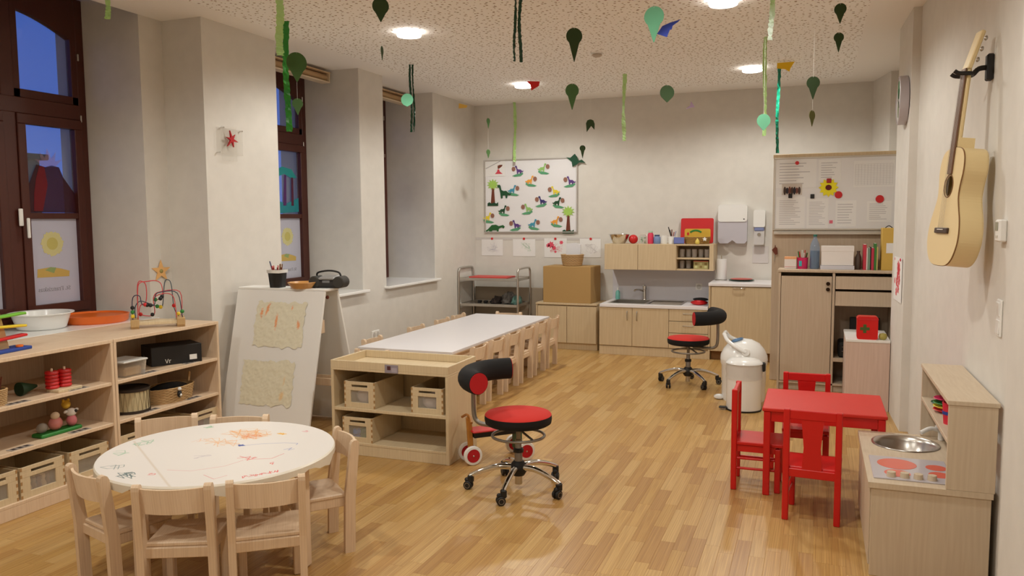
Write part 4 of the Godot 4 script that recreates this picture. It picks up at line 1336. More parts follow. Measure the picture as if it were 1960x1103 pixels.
func build_back_wall():
	# magnetic board
	var x0 = -4.108
	var x1 = -2.83
	var y0 = 1.43
	var y1 = 2.385
	var b = thing("magnet_board", "white magnetic board covered with dinosaur cutouts on back wall", "board", Vector3((x0 + x1) / 2, (y0 + y1) / 2, ZB))
	var w = x1 - x0
	var h = y1 - y0
	part(b, "panel", bx(w - 0.02, h - 0.02, 0.012, 0.001), mat(rgb(236, 234, 236), 0.3), Vector3(0, 0, 0.01))
	var al = mat(rgb(196, 190, 184), 0.4, 0.5)
	for s in [-1, 1]:
		part(b, "frame_rail", bx(w, 0.018, 0.026, 0.004), al, Vector3(0, s * (h / 2 - 0.009), 0.013))
		part(b, "frame_rail", bx(0.018, h - 0.036, 0.026, 0.004), al, Vector3(s * (w / 2 - 0.009), 0, 0.013))
	# crop coordinates of the cutouts, as shares of the board
	var zc = ZB + 0.019
	var P = func(u, v): return Vector3(x0 + w * u, y1 - h * v, zc)
	var kinds = {"purple": rgb(94, 62, 130), "lime": rgb(150, 196, 110), "orange": rgb(238, 164, 62), "navy": rgb(58, 50, 110), "blue": rgb(70, 150, 178), "yellow": rgb(236, 214, 60), "darkgreen": rgb(30, 72, 46)}
	var dinos = [["purple", 0.37, 0.17, 1], ["lime", 0.645, 0.15, -1], ["orange", 0.51, 0.31, -1], ["purple", 0.92, 0.33, 1], ["blue", 0.32, 0.43, -1], ["yellow", 0.757, 0.457, 1], ["navy", 0.62, 0.586, 1], ["darkgreen", 0.80, 0.605, -1], ["darkgreen", 0.214, 0.704, -1], ["lime", 0.47, 0.685, 1], ["yellow", 0.044, 0.80, -1], ["purple", 0.34, 0.907, 1], ["blue", 0.54, 0.895, -1], ["orange", 0.78, 0.858, -1]]
	var where = ["beside the volcano sheet", "high on the board", "right under the high light green one", "near the board's right edge", "above the tail of the large long-necked one", "beside the purple one near the edge", "in the middle of the board", "above the corner palm", "above the curled-neck green one", "below the board's middle", "on the board's left frame", "beside the curled-neck green one", "on the lower frame side", "beside the corner palm"]
	for i in dinos.size():
		var d = dinos[i]
		var f = d[3]
		var hue = {"purple": "purple", "lime": "light green", "orange": "orange", "navy": "dark blue", "blue": "blue", "yellow": "yellow", "darkgreen": "dark green"}[d[0]]
		var t = thing("paper_dinosaur", "small %s paper dinosaur on green mound %s" % [hue, where[i]], "cutout", P.call(d[1], d[2]), 0.0, "small paper dinosaurs on the board")
		part(t, "mound", prism(scaled([Vector2(-0.07 * f, -0.045), Vector2(-0.04 * f, -0.055), Vector2(0.03 * f, -0.05), Vector2(0.065 * f, -0.025), Vector2(0.055 * f, -0.01), Vector2(0.02 * f, -0.02), Vector2(-0.03 * f, -0.03)], 1.15, 1.2), 0.002), mat(rgb(92, 160, 118), 0.8), Vector3(0, 0.0, 0.001))
		part(t, "body", prism(scaled(dino_body(), 0.115 * f, 0.12), 0.002), mat(kinds[d[0]], 0.8), Vector3(0.018 * f, 0.012, 0.0035))
		part(t, "photo_print", prism(ellipse2(Vector2.ZERO, 0.026, 0.03, 12), 0.002), mat(rgb(150, 104, 86), 0.7), Vector3(-0.058 * f, 0.035, 0.0055))
	palm(P.call(0.094, 0.42), "paper palm tree beside dark green long-necked paper dinosaur")
	palm(P.call(0.903, 0.80), "paper palm tree in corner of board beside orange paper dinosaur")
	var big = thing("paper_dinosaur", "large dark green long-necked paper dinosaur standing under paper palm", "cutout", P.call(0.22, 0.455))
	part(big, "body", prism(scaled(dino_body(), 0.19, 0.2), 0.003), mat(rgb(28, 78, 46), 0.8), Vector3(0, 0, 0.006))
	var low = thing("paper_dinosaur", "large green paper dinosaur with curled neck at board's lower corner", "cutout", P.call(0.11, 0.935))
	part(low, "body", prism([Vector2(-0.15, -0.04), Vector2(-0.13, -0.055), Vector2(-0.08, -0.03), Vector2(-0.075, -0.055), Vector2(-0.045, -0.055), Vector2(-0.03, -0.03), Vector2(0.03, -0.03), Vector2(0.035, -0.05), Vector2(0.055, -0.05), Vector2(0.06, -0.01), Vector2(0.1, 0.01), Vector2(0.13, -0.005), Vector2(0.145, 0.02), Vector2(0.12, 0.04), Vector2(0.06, 0.025), Vector2(0.02, 0.045), Vector2(-0.04, 0.04), Vector2(-0.09, -0.01), Vector2(-0.12, -0.03)], 0.003), mat(rgb(36, 96, 48), 0.8), Vector3(0, 0, 0.002))
	var vol = thing("volcano_sheet", "paper sheet with red volcano at the board's upper corner", "sheet", P.call(0.115, 0.11))
	part(vol, "sheet", bx(0.3, 0.22, 0.001, 0.0), M.paper, Vector3(0, 0, 0.0012))
	part(vol, "volcano_print", prism([Vector2(-0.05, -0.05), Vector2(0.06, -0.05), Vector2(0.02, -0.02), Vector2(0.01, 0.01), Vector2(-0.01, 0.01), Vector2(-0.02, -0.02)], 0.001), mat(rgb(214, 72, 88), 0.8), Vector3(0.055, -0.03, 0.0022))
	part(vol, "smoke_print", prism([Vector2(-0.01, 0), Vector2(0.01, 0), Vector2(0.05, 0.03), Vector2(0.06, 0.05), Vector2(0.02, 0.05), Vector2(-0.01, 0.04)], 0.001), M.brown, Vector3(0.055, -0.012, 0.0022))
	part(vol, "stick_print", bx(0.23, 0.01, 0.001, 0.0), mat(rgb(186, 182, 182), 0.8), Vector3(-0.02, 0.04, 0.0022), Vector3(0, 0, 0.42))
	var pt = thing("paper_pterosaur", "dark green paper pterosaur hung at the board's upper corner", "cutout", Vector3(-2.86, 2.345, ZB + 0.04))
	part(pt, "wings", prism([Vector2(-0.115, 0.04), Vector2(-0.06, 0.03), Vector2(0.0, 0.08), Vector2(0.03, 0.04), Vector2(0.05, -0.01), Vector2(0.09, 0.005), Vector2(0.14, -0.04), Vector2(0.06, -0.03), Vector2(0.04, -0.045), Vector2(-0.03, -0.085), Vector2(-0.04, -0.02), Vector2(-0.09, 0.02)], 0.004), mat(rgb(28, 76, 52), 0.8))
	# picture rail with children's drawings
	var rail = thing("picture_rail", "thin grey magnetic strip holding drawings under the board", "rail", Vector3(-3.42, 1.352, ZB))
	part(rail, "strip", bx(1.76, 0.035, 0.003, 0.001), mat(rgb(206, 200, 196), 0.5), Vector3(0, 0, 0.0015))
	var sheets = [[-4.01, 0.305, 0.214, "faint grey", rgb(206, 204, 214)], [-3.56, 0.311, 0.224, "pale green", rgb(176, 206, 176)], [-3.13, 0.303, 0.247, "red", rgb(226, 84, 106)], [-2.667, 0.274, 0.237, "faint pencil", rgb(208, 200, 200)]]
	for s in sheets:
		var t = thing("childs_drawing", "white sheet with %s scribble pinned under the board" % s[3], "drawing", Vector3(s[0], 1.235, ZB + 0.004), 0.0, "drawings under the board")
		part(t, "sheet", bx(s[1], s[2], 0.001, 0.0), M.paper)
		var sm = mat(s[4], 0.9)
		var rs := RandomNumberGenerator.new()
		rs.seed = int(s[0] * -100)
		var pts = []
		for k in 26:
			pts.append(Vector3(rs.randf_range(-0.08, 0.1), rs.randf_range(-0.07, 0.07), 0.001))
		part(t, "scribble", tube(pts, 0.0012, 4), sm)
		if s[3] == "red":
			for q in [[-0.06, 0.04, 0.05], [-0.02, 0.0, 0.035], [0.08, 0.07, 0.03], [-0.1, 0.03, 0.03], [0.0, -0.05, 0.02]]:
				var pr_ = []
				for k in 14:
					pr_.append(Vector2(q[0], q[1]) + Vector2(cos(TAU * k / 14), sin(TAU * k / 14)) * q[2] * (1.0 if k % 2 == 0 else 0.6))
				part(t, "paint_blot", prism(pr_, 0.001), sm, Vector3(0, 0, 0.001))
	for x in [-4.01, -3.56, -3.13, -2.66]:
		solo("round_magnet", "small round red magnet on the grey strip under board", "magnet", joined([[cyl(0.016, 0.008, 0.002, 14), turned(Vector3(1, 0, 0), PI / 2)]]), M.red, Vector3(x, 1.352, ZB + 0.005), Vector3.ZERO, "red magnets on the strip")
	# tubular steel serving cart
	var c = thing("serving_cart", "steel tube serving cart with two shelves against back wall", "cart", Vector3(-3.83, 0, -9.43))
	for s in [-1, 1]:
		var xx = s * 0.4
		part(c, "side_frame", tube(curve([Vector3(xx, 0.09, 0.23), Vector3(xx, 0.5, 0.23), Vector3(xx, 0.9, 0.23), Vector3(xx, 0.965, 0.215), Vector3(xx, 0.99, 0.16), Vector3(xx, 0.99, -0.16), Vector3(xx, 0.965, -0.215), Vector3(xx, 0.9, -0.23), Vector3(xx, 0.5, -0.23), Vector3(xx, 0.09, -0.23)], 5), 0.0135, 10), M.steel)
		for z in [-0.23, 0.23]:
			part(c, "caster", joined([[cyl(0.04, 0.024, 0.004, 18), turned(Vector3(0, 0, 1), PI / 2, Vector3(xx + 0.012, 0.04, z))], [bx(0.034, 0.04, 0.03, 0.004), at(xx, 0.075, z)]]), M.black)
	for y in [0.86, 0.535, 0.2]:
		var sh = part(c, "shelf", bx(0.77, 0.012, 0.46, 0.002), M.steel, Vector3(0, y, 0))
		for s in [-1, 1]:
			part(sh, "lip", bx(0.77, 0.035, 0.006, 0.002), M.steel, Vector3(0, -0.006, s * 0.23))
			part(sh, "lip", bx(0.006, 0.035, 0.46, 0.002), M.steel, Vector3(s * 0.385, -0.006, 0))
	solo("wooden_board", "red topped board lying on the cart's upper shelf", "board", joined([[bx(0.52, 0.016, 0.3, 0.002), at(0, 0.008, 0)]]), mat(rgb(206, 70, 64), 0.5), Vector3(-3.86, 0.8665, -9.42))
	var n := FastNoiseLite.new()
	n.seed = 33
	n.frequency = 5.0
	var rags = [[-3.635, 0.11, 0.08, rgb(96, 90, 84), "crumpled grey and white cloth on cart"], [-3.51, 0.08, 0.045, rgb(84, 118, 108), "crumpled green cloth on the cart's middle shelf"], [-3.79, 0.07, 0.055, rgb(58, 46, 42), "crumpled dark brown cloth on the cart's middle shelf"]]
	for q in rags:
		var sp := SphereMesh.new()
		sp.radius = 1.0
		sp.height = 2.0
		sp.radial_segments = 36
		sp.rings = 18
		var arr = sp.get_mesh_arrays()
		var vs = arr[Mesh.ARRAY_VERTEX]
		for i in vs.size():
			var v = vs[i]
			var k = 1.0 + 0.55 * n.get_noise_3dv(v * 0.4 + Vector3(q[0] * 7, 0, 0))
			vs[i] = Vector3(v.x * q[2] * k, max(v.y, -0.15) * q[1] * k + 0.15 * q[1], v.z * 0.15 * k)
		arr[Mesh.ARRAY_VERTEX] = vs
		var am := ArrayMesh.new()
		am.add_surface_from_arrays(Mesh.PRIMITIVE_TRIANGLES, arr)
		var st := SurfaceTool.new()
		st.create_from(am, 0)
		st.generate_normals()
		solo("crumpled_cloth", q[4], "cloth", st.commit(), mat(q[3], 0.9), Vector3(q[0], 0.545, -9.4 + 0.03 * sin(q[0] * 30)))
	for k in 3:
		solo("dark_block", "small dark wooden block on the cart's middle shelf", "block", bx(0.045, 0.03, 0.05, 0.006), M.black, Vector3(-4.02 + 0.085 * k, 0.556, -9.38), Vector3.ZERO, "dark blocks on the cart")
	solo("leaning_panel_and_shade", "grey brown leaning panel with wall shadow painted in behind serving cart", "panel", bx(0.95, 0.72, 0.02, 0.002), mat(rgb(168, 152, 132), 0.7), Vector3(-3.75, 0.36, -9.72))  # wooden panel whose tone and size also stand in for wall shadow

# ------------------------------------------------------------------ kitchen
func jar(called, label, x, h, r, col, lid, contents = null):
	var t = thing(called, label, "jar", Vector3(x, 1.302, -9.53))
	part(t, "body", lathe([Vector2(0, 0), Vector2(r * 0.9, 0), Vector2(r, h * 0.1), Vector2(r, h * 0.7), Vector2(r * 0.7, h * 0.84), Vector2(r * 0.7, h * 0.86)], 20, 50.0), col)
	part(t, "lid", lathe([Vector2(0, h * 0.86), Vector2(r * 0.76, h * 0.86), Vector2(r * 0.76, h), Vector2(0, h)], 20), lid)
	return t

func build_kitchen():
	var K = M.kitchen
	# sideboard left of the sink
	var s = thing("sideboard", "low two-door birch cabinet under the cardboard box", "cabinet", Vector3(-2.84, 0, -9.556))
	slab(s, "carcass", -0.385, 0.385, 0.08, 0.545, -0.235, 0.22, K)
	slab(s, "plinth", -0.385, 0.385, 0, 0.08, -0.22, 0.21, K)
	slab(s, "top_board", -0.395, 0.39, 0.553, 0.575, -0.24, 0.245, K)
	slab(s, "top_spacer", -0.38, 0.38, 0.545, 0.553, -0.235, 0.2, K, 0.0)
	slab(s, "side_edge", -0.393, -0.373, 0, 0.553, -0.235, 0.238, K)
	for q in [[-0.368, 0.004], [0.01, 0.378]]:
		slab(s, "door", q[0], q[1], 0.085, 0.535, 0.222, 0.24, K)
	# cardboard box with basket on the sideboard
	var cb = thing("cardboard_box", "large closed brown cardboard box on the low cabinet", "box", Vector3(-2.835, 0.575, -9.55), deg_to_rad(-3))
	part(cb, "carton", bx(0.62, 0.445, 0.4, 0.004), M.card, Vector3(0, 0.2225, 0))
	part(cb, "lid_flap", bx(0.61, 0.004, 0.195, 0.0005), M.card, Vector3(0, 0.447, 0.1))
	part(cb, "lid_flap", bx(0.61, 0.004, 0.195, 0.0005), M.card, Vector3(0, 0.447, -0.1))
	var bk = thing("round_basket", "round wicker basket on top of the cardboard box", "basket", Vector3(-2.83, 1.0265, -9.55))
	part(bk, "weave", basket_mesh(0.115, 0.1, 0.14, 0.22, 10), M.wicker)
	part(bk, "bottom", basket_floor(0.115, 0.1), M.wicker)
	var bag = thing("plastic_bag", "shiny clear plastic bag standing in wicker basket", "bag", Vector3(-2.82, 1.09, -9.55))
	part(bag, "bag", prism([Vector2(-0.09, -0.05), Vector2(0.09, -0.05), Vector2(0.1, 0.2), Vector2(0.04, 0.22), Vector2(-0.08, 0.21)], 0.04), clear(Color(0.95, 0.95, 0.97), 0.7, 0.08))
	# sink unit
	var u = thing("sink_unit", "low birch sink cabinet with two doors and three drawers", "cabinet", Vector3(-1.745, 0, -9.146))
	slab(u, "side_panel", -0.635, -0.617, 0.1, 0.566, -0.62, -0.021, K)
	slab(u, "side_panel", 0.617, 0.635, 0.1, 0.566, -0.62, -0.021, K)
	slab(u, "bottom_board", -0.617, 0.617, 0.1, 0.118, -0.62, -0.021, K)
	slab(u, "back_panel", -0.617, 0.617, 0.118, 0.566, -0.62, -0.612, K, 0.0)
	slab(u, "front_rail", -0.617, 0.617, 0.54, 0.566, -0.06, -0.021, K)
	slab(u, "plinth", -0.635, 0.635, 0, 0.1, -0.6, -0.008, K)
	for q in [[-0.633, -0.24, 0.355], [-0.236, 0.186, -0.19]]:
		var d = slab(u, "door", q[0], q[1], 0.112, 0.562, -0.02, 0.0, K)
		var hx = (q[1] - 0.055 if q[2] > 0 else q[0] + 0.055) - (q[0] + q[1]) / 2
		part(d, "handle", tube(curve([Vector3(hx, 0.09, 0.01), Vector3(hx, 0.09, 0.03), Vector3(hx, 0.18, 0.03), Vector3(hx, 0.18, 0.01)], 3), 0.006, 6), M.steel)
	for q in [[0.428, 0.562], [0.29, 0.422], [0.112, 0.284]]:
		var d = slab(u, "drawer", 0.19, 0.632, q[0], q[1], -0.02, 0.0, K)
		part(d, "handle", tube(curve([Vector3(-0.05, 0.02, 0.01), Vector3(-0.05, 0.02, 0.03), Vector3(0.05, 0.02, 0.03), Vector3(0.05, 0.02, 0.01)], 3), 0.005, 6), M.steel)
	var wt = thing("worktop", "white laminate worktop over the low sink cabinet", "worktop", Vector3(-1.745, 0, -9.146))
	var wl = M.laminate
	part(wt, "top", joined([[bx(1.256, 0.036, 0.1, 0.003), at(0, 0.584, -0.04)], [bx(1.256, 0.036, 0.1, 0.003), at(0, 0.584, -0.6)], [bx(0.088, 0.036, 0.46, 0.0), at(-0.584, 0.584, -0.32)], [bx(0.328, 0.036, 0.46, 0.0), at(0.464, 0.584, -0.32)]]), wl)
	part(wt, "splashback", bx(1.254, 0.388, 0.006, 0.001), mat(rgb(214, 211, 216), 0.3), Vector3(0, 0.797, -0.65))
	var sk = thing("steel_sink", "stainless steel sink with drainer set in the worktop", "sink", Vector3(-1.745, 0.602, -9.146))
	part(sk, "rim", joined([[bx(0.88, 0.004, 0.03, 0.001), at(-0.12, 0.002, -0.1)], [bx(0.88, 0.004, 0.03, 0.001), at(-0.12, 0.002, -0.54)], [bx(0.03, 0.004, 0.41, 0.001), at(-0.545, 0.002, -0.32)], [bx(0.03, 0.004, 0.41, 0.001), at(0.305, 0.002, -0.32)], [bx(0.04, 0.004, 0.41, 0.001), at(-0.1, 0.002, -0.32)]]), M.steel)
	part(sk, "basin", joined([[bx(0.41, 0.003, 0.41, 0.0), at(-0.325, -0.15, -0.32)], [bx(0.41, 0.15, 0.003, 0.0), at(-0.325, -0.075, -0.525)], [bx(0.41, 0.15, 0.003, 0.0), at(-0.325, -0.075, -0.115)], [bx(0.003, 0.15, 0.41, 0.0), at(-0.53, -0.075, -0.32)], [bx(0.003, 0.15, 0.41, 0.0), at(-0.12, -0.075, -0.32)]]), M.steel)
	var ribs = [[bx(0.38, 0.003, 0.41, 0.0), at(0.105, -0.008, -0.32)]]
	for k in 9:
		ribs.append([bx(0.36, 0.005, 0.012, 0.002), at(0.105, -0.005, -0.48 + 0.04 * k)])
	part(sk, "drainer", joined(ribs), M.steel)
	var fc = thing("mixer_tap", "chrome single-lever mixer tap behind the sink", "tap", Vector3(-1.955, 0.602, -9.73))
	part(fc, "body", lathe([Vector2(0, 0), Vector2(0.028, 0), Vector2(0.025, 0.01), Vector2(0.022, 0.13), Vector2(0.026, 0.135), Vector2(0.024, 0.175), Vector2(0, 0.18)], 16), M.chrome)
	part(fc, "spout", tube(curve([Vector3(0, 0.1, 0), Vector3(-0.05, 0.13, 0.06), Vector3(-0.09, 0.13, 0.12), Vector3(-0.1, 0.115, 0.135)], 5), 0.012, 8), M.chrome)
	part(fc, "lever", bx(0.02, 0.012, 0.1, 0.004), M.chrome, Vector3(0, 0.187, 0.04), Vector3(-0.15, 0, 0))
	var sp = thing("soap_bottle", "small teal dish soap bottle on the sink edge", "bottle", Vector3(-2.29, 0.606, -9.72))
	part(sp, "bottle", lathe([Vector2(0, 0), Vector2(0.028, 0), Vector2(0.03, 0.03), Vector2(0.028, 0.09), Vector2(0.012, 0.11)], 14), mat(rgb(120, 190, 180), 0.3))
	part(sp, "cap", cyl(0.012, 0.03, 0.002, 10), M.white, Vector3(0, 0.11, 0))
	var clo = thing("red_oven_glove", "folded red and black cloth on the worktop end", "cloth", Vector3(-1.24, 0.602, -9.36))
	part(clo, "red_fold", blob(0.1, 0.028, 0.07), M.red, Vector3(0, 0.028, 0.02))
	part(clo, "dark_fold", blob(0.09, 0.02, 0.06), M.black_fabric, Vector3(0.01, 0.062, -0.02))
	var so = thing("wall_socket", "single white power socket above the sink worktop", "socket", Vector3(-1.306, 0.775, ZB))
	part(so, "plate", bx(0.08, 0.08, 0.01, 0.004), M.white, Vector3(0, 0, 0.005))
	part(so, "outlet", joined([[cyl(0.028, 0.004, 0.001, 18), turned(Vector3(1, 0, 0), PI / 2, Vector3(0, 0, 0.009))]]), mat(rgb(200, 196, 190), 0.5))
	# wall cabinet
	var wc = thing("wall_cabinet", "birch wall cabinet with two doors and open glass shelf", "cabinet", Vector3(-1.735, 0.994, -9.4))
	slab(wc, "back_panel", -0.642, 0.642, 0, 0.308, -0.398, -0.39, K)
	slab(wc, "top_board", -0.642, 0.642, 0.29, 0.308, -0.39, 0.0, K)
	slab(wc, "bottom_board", -0.642, 0.642, 0, 0.018, -0.39, 0.0, K)
	for x in [-0.642, -0.24, 0.2, 0.594]:
		slab(wc, "upright", x, x + (0.018 if x < 0.5 else 0.048), 0.018, 0.29, -0.39, 0.0, K)
	slab(wc, "shelf_board", 0.218, 0.594, 0.13, 0.15, -0.39, -0.005, K)
	slab(wc, "door", -0.64, -0.237, 0.002, 0.306, 0.002, 0.02, K)
	slab(wc, "door", -0.233, 0.215, 0.002, 0.306, 0.002, 0.02, K)
	var gl = lathe([Vector2(0, 0), Vector2(0.028, 0), Vector2(0.032, 0.095), Vector2(0.03, 0.095), Vector2(0.026, 0.006), Vector2(0, 0.006)], 16)
	for r in 2:
		for k in [5, 2][r]:
			solo("drinking_glass", "small clear drinking glass on the %s wall cabinet shelf" % ["upper open", "lower open"][r], "glass", gl, M.glassware, Vector3(-1.47 + 0.072 * k, [1.145, 1.0125][r], -9.52 - 0.03 * (k % 2)), Vector3.ZERO, "glasses in the wall cabinet")
	var tb = thing("tea_box", "small patterned carton box beside glasses in cabinet", "box", Vector3(-1.24, 1.0125, -9.5))
	part(tb, "carton", bx(0.17, 0.085, 0.12, 0.002), mat(rgb(176, 166, 110), 0.7), Vector3(0, 0.0425, 0))
	part(tb, "red_lid", bx(0.172, 0.012, 0.122, 0.002), mat(rgb(176, 84, 60), 0.7), Vector3(0, 0.091, 0))
	for k in 6:
		part(tb, "printed_square", bx(0.03, 0.026, 0.001, 0.0), mat([rgb(206, 204, 150), rgb(140, 120, 70)][k % 2], 0.8), Vector3(-0.055 + 0.055 * (k % 3), 0.025 + 0.035 * (k / 3), 0.0605))
	# things on top of the wall cabinet
	var bl = thing("steel_bowl", "stainless steel mixing bowl on the wall cabinet", "bowl", Vector3(-2.235, 1.302, -9.55))
	part(bl, "bowl", lathe([Vector2(0, 0.0), Vector2(0.07, 0.0), Vector2(0.075, 0.008), Vector2(0.105, 0.05), Vector2(0.13, 0.11), Vector2(0.138, 0.114), Vector2(0.128, 0.116), Vector2(0.1, 0.056), Vector2(0.06, 0.014), Vector2(0, 0.012)], 32), M.chrome)
	solo("red_bag", "small crumpled red bag beside the steel bowl", "bag", blob(0.058, 0.055, 0.05), M.red, Vector3(-2.06, 1.357, -9.54))
	var gj = jar("glass_jar", "clear glass jar with green sweets on wall cabinet", -1.94, 0.13, 0.05, M.glassware, M.plastic_clear)
	for k in 8:
		part(gj, "sweet", blob(0.013, 0.012, 0.013, 8), [M.green, mat(rgb(190, 220, 190), 0.5)][k % 2], Vector3(0.024 * cos(k * 2.1), 0.016 + 0.009 * k, 0.024 * sin(k * 2.1)))
	jar("pink_bottle", "pink plastic bottle with pale green cap on wall cabinet", -1.848, 0.155, 0.036, mat(rgb(222, 60, 92), 0.35), mat(rgb(190, 214, 190), 0.5))
	jar("blue_jar", "blue and white jar between pink bottle and white mug", -1.77, 0.108, 0.042, mat(rgb(120, 142, 186), 0.3), mat(rgb(56, 76, 120), 0.4))
	var mg = thing("white_mug", "white china mug with handle on wall cabinet", "mug", Vector3(-1.685, 1.302, -9.53))
	part(mg, "cup", lathe([Vector2(0, 0), Vector2(0.034, 0), Vector2(0.038, 0.01), Vector2(0.038, 0.1), Vector2(0.034, 0.1), Vector2(0.034, 0.01), Vector2(0, 0.008)], 20), M.white_gloss)
	part(mg, "handle", tube(curve([Vector3(0.036, 0.08, 0), Vector3(0.065, 0.07, 0), Vector3(0.065, 0.035, 0), Vector3(0.036, 0.025, 0)], 4), 0.005, 6), M.white_gloss)
	var cu = thing("utensil_cup", "white cup holding dark knives and brushes on cabinet", "cup", Vector3(-1.592, 1.302, -9.53))
	part(cu, "cup", lathe([Vector2(0, 0), Vector2(0.04, 0), Vector2(0.043, 0.09), Vector2(0.039, 0.09), Vector2(0.036, 0.006), Vector2(0, 0.006)], 20), M.white_gloss)
	for k in 5:
		part(cu, "utensil", tube([Vector3(0.01 * cos(k * 1.3), 0.01, 0.01 * sin(k * 1.3)), Vector3(-0.02 + 0.022 * k - 0.025, [0.2, 0.165, 0.17, 0.14, 0.15][k], 0.02 * sin(k * 1.3))], 0.006, 6), [M.black, M.black, M.brown, mat(rgb(176, 96, 96), 0.5), mat(rgb(160, 160, 190), 0.5)][k])
	solo("blue_packet", "blue and white packet leaning beside the flat basket", "packet", bx(0.12, 0.075, 0.03, 0.004), mat(rgb(92, 104, 172), 0.4), Vector3(-1.5, 1.342, -9.47), Vector3(-0.2, 0.2, 0))
	var rb = thing("red_cutting_board", "large red plastic cutting board leaning on the wall", "cutting board", Vector3(-1.33, 1.302, -9.74))
	part(rb, "board", prism(rounded_rect(0.385, 0.3, 0.02), 0.012), M.red, Vector3(0, 0.152, 0), Vector3(-0.12, 0, 0))
	var fb = thing("flat_basket", "flat wicker basket in front of red cutting board", "basket", Vector3(-1.3, 1.302, -9.54))
	part(fb, "weave", joined([[basket_mesh(0.12, 0.09, 0.085, 0.12, 8), Transform3D(Basis.from_scale(Vector3(1.1, 1, 1)), Vector3.ZERO)]]), mat(rgb(170, 132, 66), 0.7))
	part(fb, "bottom", basket_floor(0.125, 0.088), mat(rgb(170, 132, 66), 0.7))
	var yc = thing("yellow_fruit_card", "yellow card with a green cucumber shape in flat basket", "card", Vector3(-1.305, 1.335, -9.6))
	part(yc, "card", prism(rounded_rect(0.3, 0.14, 0.02), 0.004), mat(rgb(214, 172, 60), 0.8), Vector3(0, 0.075, 0))
	part(yc, "cucumber_shape", prism(arc2(Vector2(0, -0.06), 0.11, 50, 130, 8) + arc2(Vector2(0, -0.06), 0.09, 130, 50, 8), 0.003), M.green, Vector3(-0.02, 0.085, 0.004))
	part(yc, "tomato_shape", prism(ellipse2(Vector2.ZERO, 0.012, 0.018), 0.003), M.red, Vector3(-0.11, 0.085, 0.004))
	solo("yellow_pear", "small yellow wooden pear on the front cabinet edge", "pear", lathe([Vector2(0, 0), Vector2(0.02, 0.003), Vector2(0.027, 0.02), Vector2(0.022, 0.04), Vector2(0.012, 0.056), Vector2(0.008, 0.066), Vector2(0, 0.07)], 16), mat(rgb(232, 206, 96), 0.5), Vector3(-1.28, 1.302, -9.415))
	var fw = part(thing("white_flower", "small white flower stuck to the flat basket", "flower", Vector3(-1.2, 1.36, -9.44)), "petals", prism(scaled([Vector2(0, 1), Vector2(0.3, 0.4), Vector2(0.95, 0.3), Vector2(0.5, -0.1), Vector2(0.6, -0.8), Vector2(0, -0.4), Vector2(-0.6, -0.8), Vector2(-0.5, -0.1), Vector2(-0.95, 0.3), Vector2(-0.3, 0.4)], 0.028, 0.028), 0.006), M.white)
	# tall fridge housing
	var f = thing("fridge_cabinet", "birch fridge cabinet with white top and bar handle", "cabinet", Vector3(-0.745, 0, -9.146))
	slab(f, "carcass", -0.365, 0.5, 0.1, 0.84, -0.62, -0.02, K)
	slab(f, "plinth", -0.34, 0.5, 0, 0.1, -0.6, -0.06, M.wicker_dark)
	var fd = slab(f, "door", -0.335, 0.48, 0.105, 0.832, -0.02, 0.0, K)
	part(fd, "handle", tube(curve([Vector3(-0.165, 0.355, 0.01), Vector3(-0.165, 0.355, 0.032), Vector3(-0.055, 0.355, 0.032), Vector3(-0.055, 0.355, 0.01)], 3), 0.006, 8), M.chrome)
	slab(f, "left_edge", -0.365, -0.347, 0, 0.84, -0.62, 0.0, K)
	slab(f, "top_board", -0.37, 0.5, 0.842, 0.876, -0.63, 0.008, M.laminate, 0.003)
	var pr = thing("paper_roll_holder", "white kitchen paper roll on steel stand on fridge cabinet", "paper roll", Vector3(-1.02, 0.876, -9.58))
	part(pr, "stand_base", cyl(0.07, 0.01, 0.003, 24), M.chrome)
	part(pr, "roll", lathe([Vector2(0.02, 0.012), Vector2(0.055, 0.012), Vector2(0.057, 0.016), Vector2(0.057, 0.246), Vector2(0.055, 0.25), Vector2(0.02, 0.25)], 28), M.paper)
	part(pr, "rod", tube([Vector3(0, 0, 0), Vector3(0, 0.29, 0)], 0.007, 8), M.chrome)
	part(pr, "loop", tube(curve([Vector3(-0.068, 0.01, 0), Vector3(-0.07, 0.1, 0), Vector3(-0.066, 0.22, 0)], 4), 0.004, 6), M.chrome)
	for q in [[0.876, "dark green", rgb(50, 84, 70), 0.145], [0.888, "salmon red", rgb(216, 104, 96), 0.125]]:
		solo("plastic_plate", "flat %s plastic plate on the fridge cabinet top" % q[1], "plate", lathe([Vector2(0, 0), Vector2(q[3] * 0.7, 0), Vector2(q[3], 0.011), Vector2(q[3] * 0.98, 0.0135), Vector2(q[3] * 0.68, 0.004), Vector2(0, 0.004)], 36), mat(q[2], 0.4), Vector3(-0.79, q[0], -9.55))
	# dispensers
	var pd = thing("towel_dispenser", "white paper towel dispenser with translucent lower window", "dispenser", Vector3(-0.915, 1.535, ZB))
	part(pd, "housing", joined([[prism(rounded_rect(0.33, 0.2, 0.03), 0.12), at(0, 0.125, 0.06)]]), M.white_gloss)
	part(pd, "lower_window", joined([[prism([Vector2(-0.165, 0.05), Vector2(0.165, 0.05), Vector2(0.165, -0.2), Vector2(0.14, -0.23), Vector2(0.05, -0.23), Vector2(0.0, -0.19), Vector2(-0.05, -0.23), Vector2(-0.14, -0.23), Vector2(-0.165, -0.2)], 0.11), at(0, 0, 0.055)]]), mat(rgb(196, 192, 200), 0.2))
	part(pd, "lock", joined([[cyl(0.008, 0.004, 0.001, 10), turned(Vector3(1, 0, 0), PI / 2, Vector3(0.13, 0.055, 0.12))]]), M.black)
	var sd = thing("soap_dispenser", "narrow white soap dispenser beside the towel dispenser", "dispenser", Vector3(-0.615, 1.49, ZB))
